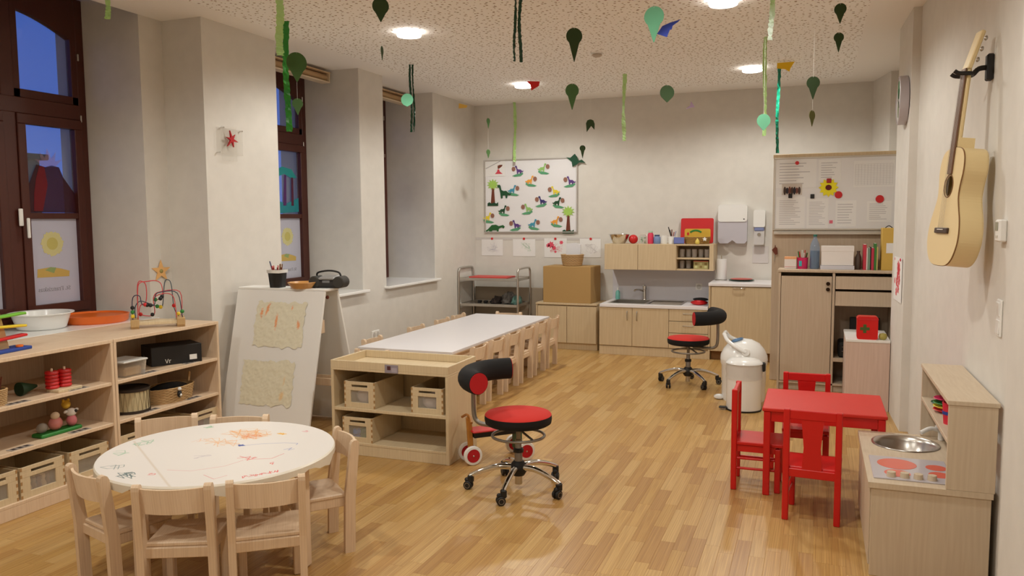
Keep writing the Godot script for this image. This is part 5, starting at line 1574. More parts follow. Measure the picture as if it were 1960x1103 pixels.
	part(sd, "housing", joined([[prism(rounded_rect(0.13, 0.2, 0.02), 0.1), at(0, 0.105, 0.05)]]), M.white_gloss)
	part(sd, "soap_window", bx(0.11, 0.045, 0.098, 0.01), mat(rgb(130, 140, 182), 0.15), Vector3(0, -0.02, 0.05))
	part(sd, "lower_body", joined([[prism(rounded_rect(0.115, 0.17, 0.02), 0.09), at(0, -0.115, 0.045)]]), mat(rgb(206, 202, 200), 0.25))
	part(sd, "push_button", joined([[cyl(0.02, 0.01, 0.003, 16), turned(Vector3(1, 0, 0), PI / 2, Vector3(0, -0.08, 0.09))]]), M.chrome)
	solo("drip_plate", "square pale splash plate on wall under the soap dispenser", "plate", bx(0.18, 0.2, 0.006, 0.002), mat(rgb(214, 208, 206), 0.4), Vector3(-0.6, 1.17, ZB + 0.003))

# ------------------------------------------------------------------ divider with wardrobe
func text_lines(parent, w, h, n, m, seed_value):
	# printed text lines as one thin relief
	var r := RandomNumberGenerator.new()
	r.seed = seed_value
	var l = []
	for k in n:
		var ww = w * r.randf_range(0.5, 0.95)
		l.append([bx(ww, h / n * 0.28, 0.0006, 0.0), at(-(w - ww) / 2, h / 2 - h * (k + 0.5) / n, 0)])
	return part(parent, "printed_text", joined(l), m, Vector3(0, 0, 0.001))

func build_divider():
	var zp = -8.2
	var p = thing("divider_panel", "tall maple divider panel behind wardrobe carrying the notice board", "divider", Vector3(0.185, 0, zp))
	slab(p, "panel", -0.58, 0.57, 0, 2.205, -0.03, 0.0, M.maple, 0.003)
	slab(p, "top_rail", -0.584, 0.574, 2.175, 2.212, -0.034, 0.012, M.kitchen, 0.003)
	var nb = thing("notice_board", "white notice board full of papers on the maple divider", "board", Vector3(0.17, 1.83, zp))
	part(nb, "panel", bx(1.1, 0.68, 0.012, 0.001), mat(rgb(232, 230, 230), 0.3), Vector3(0, 0, 0.006))
	var al = mat(rgb(206, 198, 186), 0.4, 0.4)
	for s in [-1, 1]:
		part(nb, "frame_rail", bx(1.12, 0.016, 0.02, 0.003), al, Vector3(0, s * 0.342, 0.01))
		part(nb, "frame_rail", bx(0.016, 0.668, 0.02, 0.003), al, Vector3(s * 0.552, 0, 0.01))
	part(nb, "pen_tray", joined([[bx(1.1, 0.008, 0.06, 0.002), at(0, -0.385, 0.03)], [bx(1.1, 0.035, 0.006, 0.001), at(0, -0.37, 0.003)], [bx(1.1, 0.02, 0.005, 0.001), at(0, -0.378, 0.058)]]), al)
	var zf = zp + 0.0135
	var tx = mat(rgb(196, 192, 194), 0.9)
	var papers = [[-0.192, 2.025, 0.371, 0.274, "wide sheet with group heading", 8, 2], [-0.231, 1.652, 0.26, 0.304, "dense list page", 14, 3], [0.114, 2.05, 0.198, 0.197, "short timetable page", 7, 4], [0.013, 1.642, 0.194, 0.285, "tall page with faint columns", 15, 5], [0.262, 1.637, 0.18, 0.248, "page with hand-written notes", 8, 6], [0.549, 1.654, 0.21, 0.196, "small letter page", 9, 7]]
	for q in papers:
		var t = thing("notice_sheet", "white %s on the divider's notice board" % q[4], "sheet", Vector3(q[0], q[1], zf), 0.0, "sheets on the notice board")
		part(t, "sheet", bx(q[2], q[3], 0.001, 0.0), M.paper)
		text_lines(t, q[2] * 0.8, q[3] * 0.8, q[5], tx, q[6])
	var cal = thing("calendar_sheet", "white wall calendar grid on the divider's notice board", "calendar", Vector3(0.496, 2.006, zf))
	part(cal, "sheet", bx(0.349, 0.246, 0.001, 0.0), M.paper)
	var gr = []
	for k in 13:
		gr.append([bx(0.32, 0.0015, 0.0006, 0.0), at(0, 0.09 - 0.016 * k, 0)])
		gr.append([bx(0.0015, 0.19, 0.0006, 0.0), at(-0.16 + 0.0267 * k, -0.006, 0)])
	part(cal, "printed_grid", joined(gr), tx, Vector3(0, 0, 0.001))
	var ph = thing("group_photo", "small dark group photograph on the notice board", "photo", Vector3(-0.223, 1.875, zf + 0.0025))
	part(ph, "print", bx(0.183, 0.109, 0.001, 0.0), mat(rgb(206, 196, 186), 0.5))
	var rs := RandomNumberGenerator.new()
	rs.seed = 9
	for k in 7:
		part(ph, "printed_figure", prism(ellipse2(Vector2.ZERO, 0.013, 0.03 + 0.012 * rs.randf()), 0.0008), mat([rgb(70, 50, 40), rgb(40, 36, 44), rgb(120, 70, 56)][k % 3], 0.6), Vector3(-0.065 + 0.022 * k, -0.014, 0.001))
	var fl = thing("paper_flower", "yellow paper flower with brown centre on notice board", "flower", Vector3(0.105, 1.885, zf + 0.004))
	var pet = []
	for k in 24:
		pet.append(Vector2(sin(TAU * k / 24), cos(TAU * k / 24)) * (0.09 if k % 2 == 0 else 0.066))
	part(fl, "petals", prism(pet, 0.003), mat(rgb(240, 226, 40), 0.8))
	part(fl, "centre", prism(ellipse2(Vector2.ZERO, 0.028, 0.026), 0.004), mat(rgb(100, 30, 20), 0.8), Vector3(0, 0, 0.002))
	for q in [[-0.181, 2.125, 0.018, "small"], [0.194, 1.815, 0.034, "large"], [0.551, 1.77, 0.036, "large"]]:
		solo("round_magnet", "%s round red magnet on the divider's notice board" % q[3], "magnet", joined([[cyl(q[2], 0.008, 0.002, 20), turned(Vector3(1, 0, 0), PI / 2)]]), M.red, Vector3(q[0], q[1], zf + 0.002), Vector3.ZERO, "red magnets on the notice board")
	solo("square_magnet", "dark red square magnet holding the yellow paper flower", "magnet", bx(0.042, 0.042, 0.01, 0.003), mat(rgb(166, 26, 26), 0.5), Vector3(0.107, 1.95, zf + 0.012))
	for q in [[-0.236, 1.812], [-0.037, 1.804]]:
		solo("black_magnet", "small black square magnet on the divider's notice board", "magnet", bx(0.036, 0.042, 0.01, 0.003), M.black, Vector3(q[0], q[1], zf + 0.008), Vector3.ZERO, "black magnets on the notice board")
	solo("pink_stamp", "tiny pink stamp mark sticker low on the notice board", "sticker", bx(0.03, 0.03, 0.0008, 0.0), mat(rgb(226, 110, 130), 0.8), Vector3(0.135, 1.56, zf + 0.002))
	var kh = thing("key_hook", "brown keys and tag on hook at the divider's edge", "keys", Vector3(-0.365, 1.30, zp))
	part(kh, "hook", tube(curve([Vector3(0, 0.03, 0.0), Vector3(0, 0.03, 0.03), Vector3(0, 0.015, 0.035)], 4), 0.004, 6), M.brown)
	part(kh, "tag", prism([Vector2(-0.03, 0.0), Vector2(0.0, 0.03), Vector2(0.02, 0.02), Vector2(0.025, -0.04), Vector2(0.005, -0.05)], 0.01), M.brown, Vector3(0, -0.01, 0.03))
	part(kh, "key", tube([Vector3(0.0, -0.05, 0.03), Vector3(-0.005, -0.12, 0.03)], 0.004, 6), M.steel)
	# wardrobe
	var w = thing("wardrobe_cabinet", "half-high maple cabinet with tall locked door and two drawers", "cabinet", Vector3(0.18, 0, -7.78))
	var m = M.maple
	slab(w, "side_panel", -0.49, -0.47, 0, 1.1, -0.4, 0.0, m)
	slab(w, "side_panel", 0.47, 0.49, 0, 1.1, -0.4, 0.0, m)
	slab(w, "partition", -0.025, -0.003, 0, 1.1, -0.39, 0.0, m)
	slab(w, "back_panel", -0.47, 0.47, 0.0, 1.1, -0.4, -0.392, m, 0.0)
	slab(w, "top_board", -0.5, 0.5, 1.1, 1.124, -0.41, 0.012, m)
	slab(w, "base_board", -0.47, 0.47, 0.06, 0.08, -0.39, 0.0, m)
	slab(w, "kick_board", -0.47, 0.47, 0, 0.06, -0.04, -0.02, m)
	slab(w, "shelf_board", -0.003, 0.47, 0.284, 0.318, -0.39, 0.0, m)
	var d = slab(w, "door", -0.466, -0.03, 0.085, 1.065, -0.016, 0.002, m)
	for y in [0.425, 0.373]:
		part(d, "lock", joined([[cyl(0.017, 0.02, 0.003, 16), turned(Vector3(1, 0, 0), PI / 2, Vector3(0.186, y, 0.009))]]), mat(rgb(56, 40, 28), 0.3, 0.8))
	for q in [[0.952, 1.068], [0.8, 0.93]]:
		slab(w, "drawer", 0.002, 0.466, q[0], q[1], -0.3, 0.002, m)
	# black printer in the open bay
	var pn = thing("black_printer", "black printer in the open bay of maple cabinet", "printer", Vector3(0.4, 0.318, -7.97))
	part(pn, "body", bx(0.36, 0.14, 0.3, 0.015), M.black, Vector3(0, 0.07, 0))
	part(pn, "paper_support", bx(0.26, 0.22, 0.02, 0.004), M.black, Vector3(0.05, 0.24, -0.1), Vector3(-0.2, 0, 0))
	for y in [0.06, 0.1]:
		part(pn, "silver_strip", bx(0.3, 0.006, 0.002, 0.0), M.grey_metal, Vector3(0, y, 0.151))
	# things on the cabinet top
	var Y = 1.124
	var bx1 = thing("tissue_box", "white and orange tissue box on the maple cabinet", "box", Vector3(-0.215, Y, -7.97))
	part(bx1, "carton", bx(0.105, 0.1, 0.12, 0.002), mat(rgb(232, 222, 216), 0.7), Vector3(0, 0.05, 0))
	part(bx1, "orange_band", bx(0.107, 0.02, 0.122, 0.001), mat(rgb(236, 170, 120), 0.7), Vector3(0, 0.1, 0))
	part(bx1, "red_line", bx(0.1, 0.003, 0.001, 0.0), M.red, Vector3(0, 0.018, 0.0605))
	var mg = thing("pencil_mug", "pink mug with turquoise patch holding pens", "mug", Vector3(-0.108, Y, -7.95))
	part(mg, "mug", lathe([Vector2(0, 0), Vector2(0.045, 0), Vector2(0.05, 0.105), Vector2(0.046, 0.105), Vector2(0.041, 0.006), Vector2(0, 0.006)], 20), M.magenta)
	part(mg, "turquoise_patch", bx(0.028, 0.05, 0.004, 0.001), mat(rgb(70, 170, 180), 0.5), Vector3(-0.018, 0.05, 0.044), Vector3(0, -0.4, 0))
	for k in 8:
		var a = k * 2.3
		part(mg, "pen", tube([Vector3(0.015 * cos(a), 0.01, 0.015 * sin(a)), Vector3(0.042 * cos(a), 0.15 + 0.012 * (k % 3), 0.035 * sin(a))], 0.0045, 6), [M.green, M.red, M.white, M.brown][k % 4])
	var wb = thing("water_bottle", "clear blue plastic water bottle with green cap", "bottle", Vector3(-0.002, Y, -7.95))
	part(wb, "bottle", lathe([Vector2(0, 0), Vector2(0.04, 0), Vector2(0.044, 0.01), Vector2(0.044, 0.2), Vector2(0.038, 0.235), Vector2(0.016, 0.285), Vector2(0.015, 0.3)], 24, 50.0), clear(Color(0.55, 0.66, 0.78), 0.45, 0.05))
	part(wb, "water", lathe([Vector2(0, 0.004), Vector2(0.039, 0.004), Vector2(0.041, 0.012), Vector2(0.041, 0.17), Vector2(0, 0.17)], 24), clear(Color(0.25, 0.32, 0.45), 0.7, 0.05))
	part(wb, "cap", cyl(0.017, 0.02, 0.002, 16), mat(rgb(40, 110, 96), 0.5), Vector3(0, 0.3, 0))
	var wx = thing("white_file_box", "white cardboard file box on papers on the maple cabinet", "box", Vector3(0.193, Y, -7.97))
	part(wx, "carton", bx(0.275, 0.175, 0.16, 0.002), mat(rgb(240, 234, 230), 0.7), Vector3(0, 0.125, 0))
	part(wx, "lid", bx(0.28, 0.05, 0.165, 0.002), mat(rgb(240, 234, 230), 0.7), Vector3(0, 0.19, 0))
	part(wx, "paper_stack", bx(0.29, 0.036, 0.18, 0.001), mat(rgb(214, 212, 220), 0.8), Vector3(0, 0.018, 0.005))
	solo("dark_vase", "small dark brown vase between white box and books", "vase", lathe([Vector2(0, 0), Vector2(0.022, 0), Vector2(0.028, 0.05), Vector2(0.026, 0.11), Vector2(0.012, 0.15), Vector2(0.016, 0.17), Vector2(0, 0.17)], 16), mat(rgb(84, 70, 60), 0.5), Vector3(0.372, Y, -7.95))
	var bk = [[0.026, 0.23, rgb(200, 56, 74), "red"], [0.012, 0.2, rgb(226, 222, 216), "white"], [0.02, 0.2, rgb(124, 150, 132), "grey green"], [0.008, 0.21, rgb(52, 40, 40), "black"], [0.024, 0.2, rgb(196, 54, 78), "crimson"], [0.02, 0.24, rgb(60, 126, 56), "green"], [0.012, 0.21, rgb(206, 190, 120), "straw"]]
	var x = 0.41
	for q in bk:
		var o = thing("book", "%s book standing in the row on the maple cabinet" % q[3], "book", Vector3(x + q[0] / 2, Y, -7.96), 0.0, "books on the maple cabinet")
		part(o, "cover", bx(q[0] - 0.001, q[1], 0.16, 0.002), mat(q[2], 0.6), Vector3(0, q[1] / 2, 0))
		part(o, "pages", bx(max(q[0] - 0.006, 0.003), q[1] - 0.008, 0.158, 0.0), M.paper, Vector3(0, q[1] / 2 + 0.0045, -0.002))
		x += q[0]
	var fo = thing("folder_box", "tall yellow cardboard folder at the end of books", "folder", Vector3(0.615, Y, -7.96))
	part(fo, "folder", bx(0.11, 0.38, 0.2, 0.003), mat(rgb(214, 176, 84), 0.7), Vector3(0, 0.19, 0))
	part(fo, "label", bx(0.06, 0.09, 0.001, 0.0), M.paper, Vector3(0.01, 0.2, 0.1008))
	part(fo, "clip", tube(curve([Vector3(-0.03, 0.38, 0.05), Vector3(0, 0.4, 0.05), Vector3(0.03, 0.38, 0.05)], 4), 0.004, 6), M.black)

# ------------------------------------------------------------------ right side
func red_chair(pos, turn, label):
	# faces local -z
	var t = thing("red_chair", label, "chair", pos, turn, "red chairs")
	var R = M.red_paint
	for s in [-1, 1]:
		part(t, "leg", bx(0.032, 0.26, 0.032, 0.004), R, Vector3(s * 0.118, 0.13, -0.115))
		part(t, "leg", bx(0.032, 0.6, 0.032, 0.004), R, Vector3(s * 0.128, 0.3, 0.13))
		part(t, "side_rail", bx(0.018, 0.04, 0.22, 0.002), R, Vector3(s * 0.12, 0.25, 0.005))
		part(t, "stretcher", tube([Vector3(s * 0.12, 0.13, -0.1), Vector3(s * 0.126, 0.13, 0.12)], 0.008, 8), R)
		part(t, "stretcher", tube([Vector3(s * 0.12, 0.19, -0.1), Vector3(s * 0.126, 0.19, 0.12)], 0.008, 8), R)
	part(t, "seat", bx(0.275, 0.02, 0.27, 0.004), R, Vector3(0, 0.281, -0.01))
	part(t, "front_rail", bx(0.21, 0.04, 0.018, 0.002), R, Vector3(0, 0.25, -0.115))
	part(t, "back_rail", bx(0.23, 0.045, 0.02, 0.003), R, Vector3(0, 0.26, 0.13))
	part(t, "top_rail", bx(0.23, 0.05, 0.022, 0.004), R, Vector3(0, 0.572, 0.13))
	part(t, "back_splat", prism([Vector2(-0.05, 0.28), Vector2(0.05, 0.28), Vector2(0.042, 0.4), Vector2(0.055, 0.55), Vector2(-0.055, 0.55), Vector2(-0.042, 0.4)], 0.014), R, Vector3(0, 0, 0.13))
	return t

func dish(called, label, y, r, m, z):
	return solo(called, label, "toy plate", lathe([Vector2(0, 0), Vector2(r * 0.6, 0), Vector2(r, 0.014), Vector2(r * 0.96, 0.017), Vector2(r * 0.58, 0.004), Vector2(0, 0.004)], 24), m, Vector3(0.63, y, z), Vector3.ZERO, "toy plates in the play kitchen")

func build_right_side():
	# bins
	var p = thing("pedal_bin", "white pedal bin with clear liner and black lid hinge", "bin", Vector3(-0.53, 0, -6.83))
	part(p, "body", lathe([Vector2(0, 0.012), Vector2(0.14, 0.012), Vector2(0.142, 0.02), Vector2(0.142, 0.39), Vector2(0.136, 0.395)], 40), M.white_gloss)
	part(p, "foot_ring", lathe([Vector2(0.1, 0), Vector2(0.143, 0), Vector2(0.145, 0.014), Vector2(0.1, 0.014)], 40), M.black)
	part(p, "lid", lathe([Vector2(0, 0.44), Vector2(0.06, 0.437), Vector2(0.12, 0.425), Vector2(0.15, 0.405), Vector2(0.152, 0.396), Vector2(0.13, 0.396)], 40, 60.0), M.white_gloss)
	part(p, "liner", lathe([Vector2(0.147, 0.397), Vector2(0.15, 0.34), Vector2(0.146, 0.3), Vector2(0.149, 0.27)], 28), clear(Color(0.9, 0.88, 0.86), 0.45, 0.25))
	part(p, "lid_hinge", bx(0.04, 0.075, 0.05, 0.008), M.black, Vector3(0.15, 0.37, 0.0))
	part(p, "pedal", bx(0.07, 0.012, 0.05, 0.004), M.black, Vector3(-0.16, 0.02, 0.05))
	var d = thing("nappy_pail", "white nappy pail with domed lid and raised handle behind bin", "bin", Vector3(-0.565, 0, -7.22))
	part(d, "body", lathe([Vector2(0, 0), Vector2(0.18, 0), Vector2(0.185, 0.02), Vector2(0.19, 0.31), Vector2(0.2, 0.33), Vector2(0.2, 0.36)], 40, 50.0), M.white_gloss)
	part(d, "dome_lid", lathe([Vector2(0.202, 0.36), Vector2(0.198, 0.4), Vector2(0.172, 0.455), Vector2(0.13, 0.505), Vector2(0.07, 0.535), Vector2(0, 0.545)], 40, 60.0), M.white_gloss)
	part(d, "blue_window", joined([[blob(0.06, 0.012, 0.05), turned(Vector3(0, 0, 1), 0.35, Vector3(-0.06, 0.535, 0.04))]]), mat(rgb(110, 150, 196), 0.3))
	for s in [-1, 1]:
		part(d, "handle_arm", tube(curve([Vector3(0.03, 0.45, s * 0.186), Vector3(-0.05, 0.49, s * 0.178), Vector3(-0.13, 0.535, s * 0.11), Vector3(-0.165, 0.585, s * 0.05)], 5), 0.018, 8), M.white_gloss)
		part(d, "pivot", joined([[cyl(0.035, 0.02, 0.005, 20), turned(Vector3(1, 0, 0), PI / 2, Vector3(0.03, 0.45, s * 0.186 - 0.01))]]), M.white)
	part(d, "handle_bar", tube([Vector3(-0.165, 0.585, -0.06), Vector3(-0.165, 0.585, 0.06)], 0.018, 8), M.white_gloss)
	part(d, "foot_pedal", joined([[blob(0.05, 0.022, 0.05), at(-0.2, 0.022, 0.05)]]), M.white_gloss)
	# red table and three red chairs
	var t = thing("red_table", "small square red painted children's table", "table", Vector3(0.066, 0, -4.99))
	part(t, "tabletop", bx(0.655, 0.02, 0.565, 0.004), mat(rgb(208, 38, 24), 0.5), Vector3(0, 0.505, 0))
	for sx in [-1, 1]:
		for sz in [-1, 1]:
			part(t, "leg", bx(0.038, 0.495, 0.038, 0.004), M.red_paint, Vector3(sx * 0.3, 0.2475, sz * 0.258))
		part(t, "apron", bx(0.018, 0.06, 0.47, 0.002), M.red_paint, Vector3(sx * 0.3, 0.465, 0))
	for sz in [-1, 1]:
		part(t, "apron", bx(0.56, 0.06, 0.018, 0.002), M.red_paint, Vector3(0, 0.465, sz * 0.258))
	red_chair(Vector3(0.02, 0, -4.49), deg_to_rad(-4), "red child's chair with splat back between red table and play kitchen")
	red_chair(Vector3(-0.29, 0, -4.895), deg_to_rad(-90), "red child's chair facing red table from the open floor")
	red_chair(Vector3(-0.03, 0, -5.3), deg_to_rad(180), "red child's chair behind red table, its back towards maple cabinet")
	# low cabinet by the pillar with first-aid tin
	var c = thing("low_cabinet", "low pink-tinged maple cabinet with white top beside the pillar", "cabinet", Vector3(0.42, 0, -7.44))
	slab(c, "side_panel", -0.158, 0.174, 0, 0.57, 0.3, 0.32, M.pink_maple)
	slab(c, "side_panel", -0.158, 0.155, 0, 0.57, -0.32, -0.3, M.pink_maple)
	slab(c, "body", -0.14, 0.155, 0.02, 0.57, -0.3, 0.3, M.pink_maple)
	slab(c, "door", -0.16, -0.142, 0.03, 0.565, -0.296, 0.296, M.pink_maple)
	slab(c, "top_board", -0.162, 0.174, 0.57, 0.592, -0.322, 0.324, M.white)
	var fa = thing("first_aid_tin", "red first aid tin with dark green cross on low cabinet", "tin", Vector3(0.42, 0.592, -7.2))
	part(fa, "tin", joined([[prism(rounded_rect(0.16, 0.19, 0.02), 0.12), at(0, 0.095, 0)]]), mat(rgb(214, 24, 22), 0.35))
	part(fa, "lid_rim", joined([[prism(rounded_rect(0.165, 0.02, 0.008), 0.125), at(0, 0.17, 0)]]), M.red)
	part(fa, "cross_print", prism([Vector2(-0.012, 0.036), Vector2(0.012, 0.036), Vector2(0.012, 0.012), Vector2(0.036, 0.012), Vector2(0.036, -0.012), Vector2(0.012, -0.012), Vector2(0.012, -0.036), Vector2(-0.012, -0.036), Vector2(-0.012, -0.012), Vector2(-0.036, -0.012), Vector2(-0.036, 0.012), Vector2(-0.012, 0.012)], 0.002), mat(rgb(70, 90, 30), 0.6), Vector3(-0.02, 0.09, 0.061))
	solo("toy_apple", "greenish toy apple lying next to the first aid tin", "toy", lathe([Vector2(0, 0.006), Vector2(0.015, 0), Vector2(0.03, 0.012), Vector2(0.034, 0.03), Vector2(0.026, 0.05), Vector2(0.01, 0.054), Vector2(0, 0.048)], 16), mat(rgb(176, 164, 84), 0.5), Vector3(0.54, 0.592, -7.17))
	# clock and painting on the pillar
	var ck = thing("wall_clock", "round silver wall clock with green dial on the pillar", "clock", Vector3(0.6135, 2.47, -6.7))
	part(ck, "case", joined([[lathe([Vector2(0, 0.0), Vector2(0.178, 0.0), Vector2(0.18, 0.004), Vector2(0.18, 0.058), Vector2(0.168, 0.062), Vector2(0.166, 0.054), Vector2(0, 0.054)], 48), turned(Vector3(0, 0, 1), PI / 2)]]), mat(rgb(190, 182, 186), 0.35, 0.4))
	part(ck, "dial", joined([[lathe([Vector2(0, 0.0555), Vector2(0.164, 0.0555)], 40), turned(Vector3(0, 0, 1), PI / 2)]]), mat(rgb(206, 204, 200), 0.5))
	part(ck, "green_print", flat_yz([[-0.05, 0.02], [-0.08, 0.08], [-0.05, 0.14], [0.0, 0.15], [0.05, 0.13], [0.07, 0.06], [0.03, 0.01]], 0.001), mat(rgb(50, 124, 66), 0.6), Vector3(-0.0565, 0, 0))
	part(ck, "green_print", flat_yz([[-0.03, 0.0], [0.03, -0.01], [0.04, -0.07], [0.02, -0.13], [-0.02, -0.12], [-0.04, -0.06]], 0.001), mat(rgb(110, 120, 64), 0.6), Vector3(-0.0565, 0, 0))
	part(ck, "hand", bx(0.002, 0.09, 0.008, 0.0), M.black, Vector3(-0.059, 0.04, 0.01), Vector3(0.3, 0, 0))
	part(ck, "hand", bx(0.002, 0.12, 0.005, 0.0), M.black, Vector3(-0.0595, -0.03, 0.045), Vector3(-1.0, 0, 0))
	var dp = thing("red_finger_painting", "white sheet with red finger paint on the pillar", "painting", Vector3(0.6065, 1.12, -6.82), atan2(0.024, 0.7))
	part(dp, "sheet", bx(0.001, 0.34, 0.44, 0.0), M.paper, Vector3(-0.0015, 0, 0))
	for q in [[0.12, 0.08, 0.06], [0.06, 0.1, 0.05], [0.14, 0.0, 0.05], [0.02, -0.02, 0.05], [0.1, -0.07, 0.045], [0.0, -0.1, 0.04], [0.05, 0.03, 0.045], [-0.1, -0.02, 0.03]]:
		var bl = []
		for k in 14:
			bl.append([q[0] - 0.06 + cos(TAU * k / 14) * q[2] * (1.0 if k % 2 == 0 else 0.65), q[1] + sin(TAU * k / 14) * q[2] * (1.0 if k % 3 == 0 else 0.7)])
		part(dp, "paint_blot", flat_yz(bl, 0.001), mat(rgb(214, 62, 74), 0.8), Vector3(-0.0025, 0, 0))
	for q in [[0.16, 0.2], [0.15, -0.2]]:
		solo("pink_magnet", "small pink magnet holding the red finger painting", "magnet", joined([[cyl(0.012, 0.008, 0.002, 12), turned(Vector3(0, 0, 1), PI / 2)]]), mat(rgb(214, 50, 90), 0.5), Vector3(0.604, 1.12 + q[0], -6.82 + q[1]), Vector3.ZERO, "pink magnets")
	# play kitchen
	var k = thing("play_kitchen", "birch play kitchen with steel basin and upper shelf", "play kitchen", Vector3(0.49, 0, -4.245))
	var m = M.ply
	slab(k, "near_side", -0.23, 0.235, 0.0, 0.405, 0.435, 0.455, m)
	slab(k, "far_side", -0.23, 0.235, 0.0, 0.405, -0.455, -0.435, m)
	slab(k, "bottom_board", -0.22, 0.235, 0.03, 0.05, -0.435, 0.435, m)
	slab(k, "back_panel", 0.225, 0.235, 0.05, 0.405, -0.435, 0.435, m)
	for q in [[-0.43, -0.148], [-0.142, 0.142], [0.148, 0.43]]:
		slab(k, "front_door", -0.236, -0.22, 0.04, 0.4, q[0], q[1], m)
	# worktop with a round cut-out for the basin
	var ring = []
	var hole = arc2(Vector2(-0.03, 0.25), 0.155, 0, 360, 36)
	hole.resize(36)
	var top_a = [Vector2(-0.245, 0.25), Vector2(-0.245, 0.465), Vector2(0.24, 0.465), Vector2(0.24, 0.25)]
	var half1 = top_a + arc2(Vector2(-0.03, 0.25), 0.155, 0, 180, 20)
	var half2 = [Vector2(-0.245, 0.25), Vector2(-0.245, 0.08), Vector2(0.24, 0.08), Vector2(0.24, 0.25)] + arc2(Vector2(-0.03, 0.25), 0.155, 0, -180, 20)
	var near_top = [Vector2(-0.245, 0.08), Vector2(0.24, 0.08), Vector2(0.24, -0.465), Vector2(-0.245, -0.465)]
	var lay = turned(Vector3(1, 0, 0), -PI / 2, Vector3(0, 0.4175, 0))
	part(k, "worktop", joined([[prism(half1, 0.025), lay], [prism(half2, 0.025), lay], [prism(near_top, 0.025), lay]]), m)
	part(k, "basin", lathe([Vector2(0.162, 0.432), Vector2(0.16, 0.436), Vector2(0.15, 0.434), Vector2(0.14, 0.41), Vector2(0.125, 0.335), Vector2(0.1, 0.322), Vector2(0, 0.32)], 44, 60.0), M.steel, Vector3(-0.03, 0, -0.25))
	var tp = part(k, "tap", cyl(0.014, 0.065, 0.003, 12), M.white, Vector3(0.15, 0.43, -0.38))
	part(tp, "spout", tube(curve([Vector3(0, 0.05, 0), Vector3(-0.05, 0.065, 0.02), Vector3(-0.1, 0.045, 0.05)], 4), 0.011, 8), M.white)
	part(tp, "lever", blob(0.03, 0.012, 0.03, 12), M.white, Vector3(0, 0.074, 0))
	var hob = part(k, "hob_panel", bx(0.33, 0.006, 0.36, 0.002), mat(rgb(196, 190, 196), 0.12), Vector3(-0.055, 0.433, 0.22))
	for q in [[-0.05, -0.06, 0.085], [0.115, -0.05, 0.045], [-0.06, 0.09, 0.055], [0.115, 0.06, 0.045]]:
		part(hob, "burner_reflection_print", cyl(q[2], 0.0012, 0.0003, 28), mat(rgb(226, 110, 92), 0.15), Vector3(q[0], 0.003, q[1]))  # red discs: burner marks, with reflections on the glass painted in
	for q in 4:
		part(hob, "control_knob", lathe([Vector2(0, 0), Vector2(0.02, 0), Vector2(0.018, 0.022), Vector2(0, 0.022)], 18), m, Vector3(-0.09 + 0.055 * q, 0.003, 0.145))
	# upper shelf
	slab(k, "shelf_side", 0.06, 0.245, 0.43, 0.8, 0.443, 0.463, m)
	slab(k, "shelf_side", 0.06, 0.245, 0.43, 0.8, -0.463, -0.443, m)
	slab(k, "shelf_top", 0.055, 0.25, 0.8, 0.82, -0.467, 0.467, m)
	slab(k, "shelf_board", 0.06, 0.245, 0.626, 0.645, -0.443, 0.443, m)
	dish("toy_plate", "red toy plate at the bottom of the stack in play kitchen", 0.645, 0.07, M.red, -4.34)
	dish("toy_plate", "yellow toy plate in the stack on play kitchen shelf", 0.662, 0.07, M.yellow, -4.34)
	dish("toy_plate", "green toy plate in the stack on play kitchen shelf", 0.679, 0.07, M.green, -4.34)
	dish("toy_bowl", "dark green toy bowl behind the plates on play kitchen shelf", 0.645, 0.06, mat(rgb(40, 90, 60), 0.4), -4.5)
	dish("toy_bowl", "crimson toy dish on top of the plate stack", 0.696, 0.066, M.magenta, -4.36)
	var tc = thing("toy_cup", "red toy cup with blue band on play kitchen shelf", "toy cup", Vector3(0.61, 0.645, -4.1))
	part(tc, "cup", lathe([Vector2(0, 0), Vector2(0.035, 0), Vector2(0.042, 0.1), Vector2(0.038, 0.1), Vector2(0.032, 0.005), Vector2(0, 0.005)], 20), mat(rgb(214, 44, 66), 0.4))
	part(tc, "blue_band", lathe([Vector2(0.0385, 0.045), Vector2(0.0405, 0.045), Vector2(0.0415, 0.06), Vector2(0.0395, 0.06)], 20), M.blue)
	# guitar on its wall hanger
	var g = thing("acoustic_guitar", "pale unvarnished acoustic guitar hanging on the wall", "guitar", Vector3(0.548, 1.371, -4.25))
	g.transform.basis = Basis(Vector3.UP, deg_to_rad(-78.7)) * Basis(Vector3(1, 0, 0), -0.094)
	var hp = [Vector2(0, 0), Vector2(0.09, 0.006), Vector2(0.15, 0.04), Vector2(0.185, 0.1), Vector2(0.19, 0.155), Vector2(0.176, 0.215), Vector2(0.145, 0.275), Vector2(0.126, 0.325), Vector2(0.13, 0.38), Vector2(0.144, 0.44), Vector2(0.136, 0.5), Vector2(0.105, 0.537), Vector2(0.05, 0.551), Vector2(0, 0.553)]
	var sm = []
	for i in hp.size() - 1:
		for s in 4:
			sm.append(hp[i].cubic_interpolate(hp[i + 1], hp[max(i - 1, 0)], hp[min(i + 2, hp.size() - 1)], s / 4.0))
	sm.append(hp[-1])
	var outline = sm.duplicate()
	for i in range(sm.size() - 2, 0, -1):
		outline.append(Vector2(-sm[i].x, sm[i].y))
	var gb = mat(rgb(232, 208, 156), 0.45)
	# hollow box: ribs and back as a shell, soundboard in two halves round a real hole
	var shell = new_st()
	var no = outline.size()
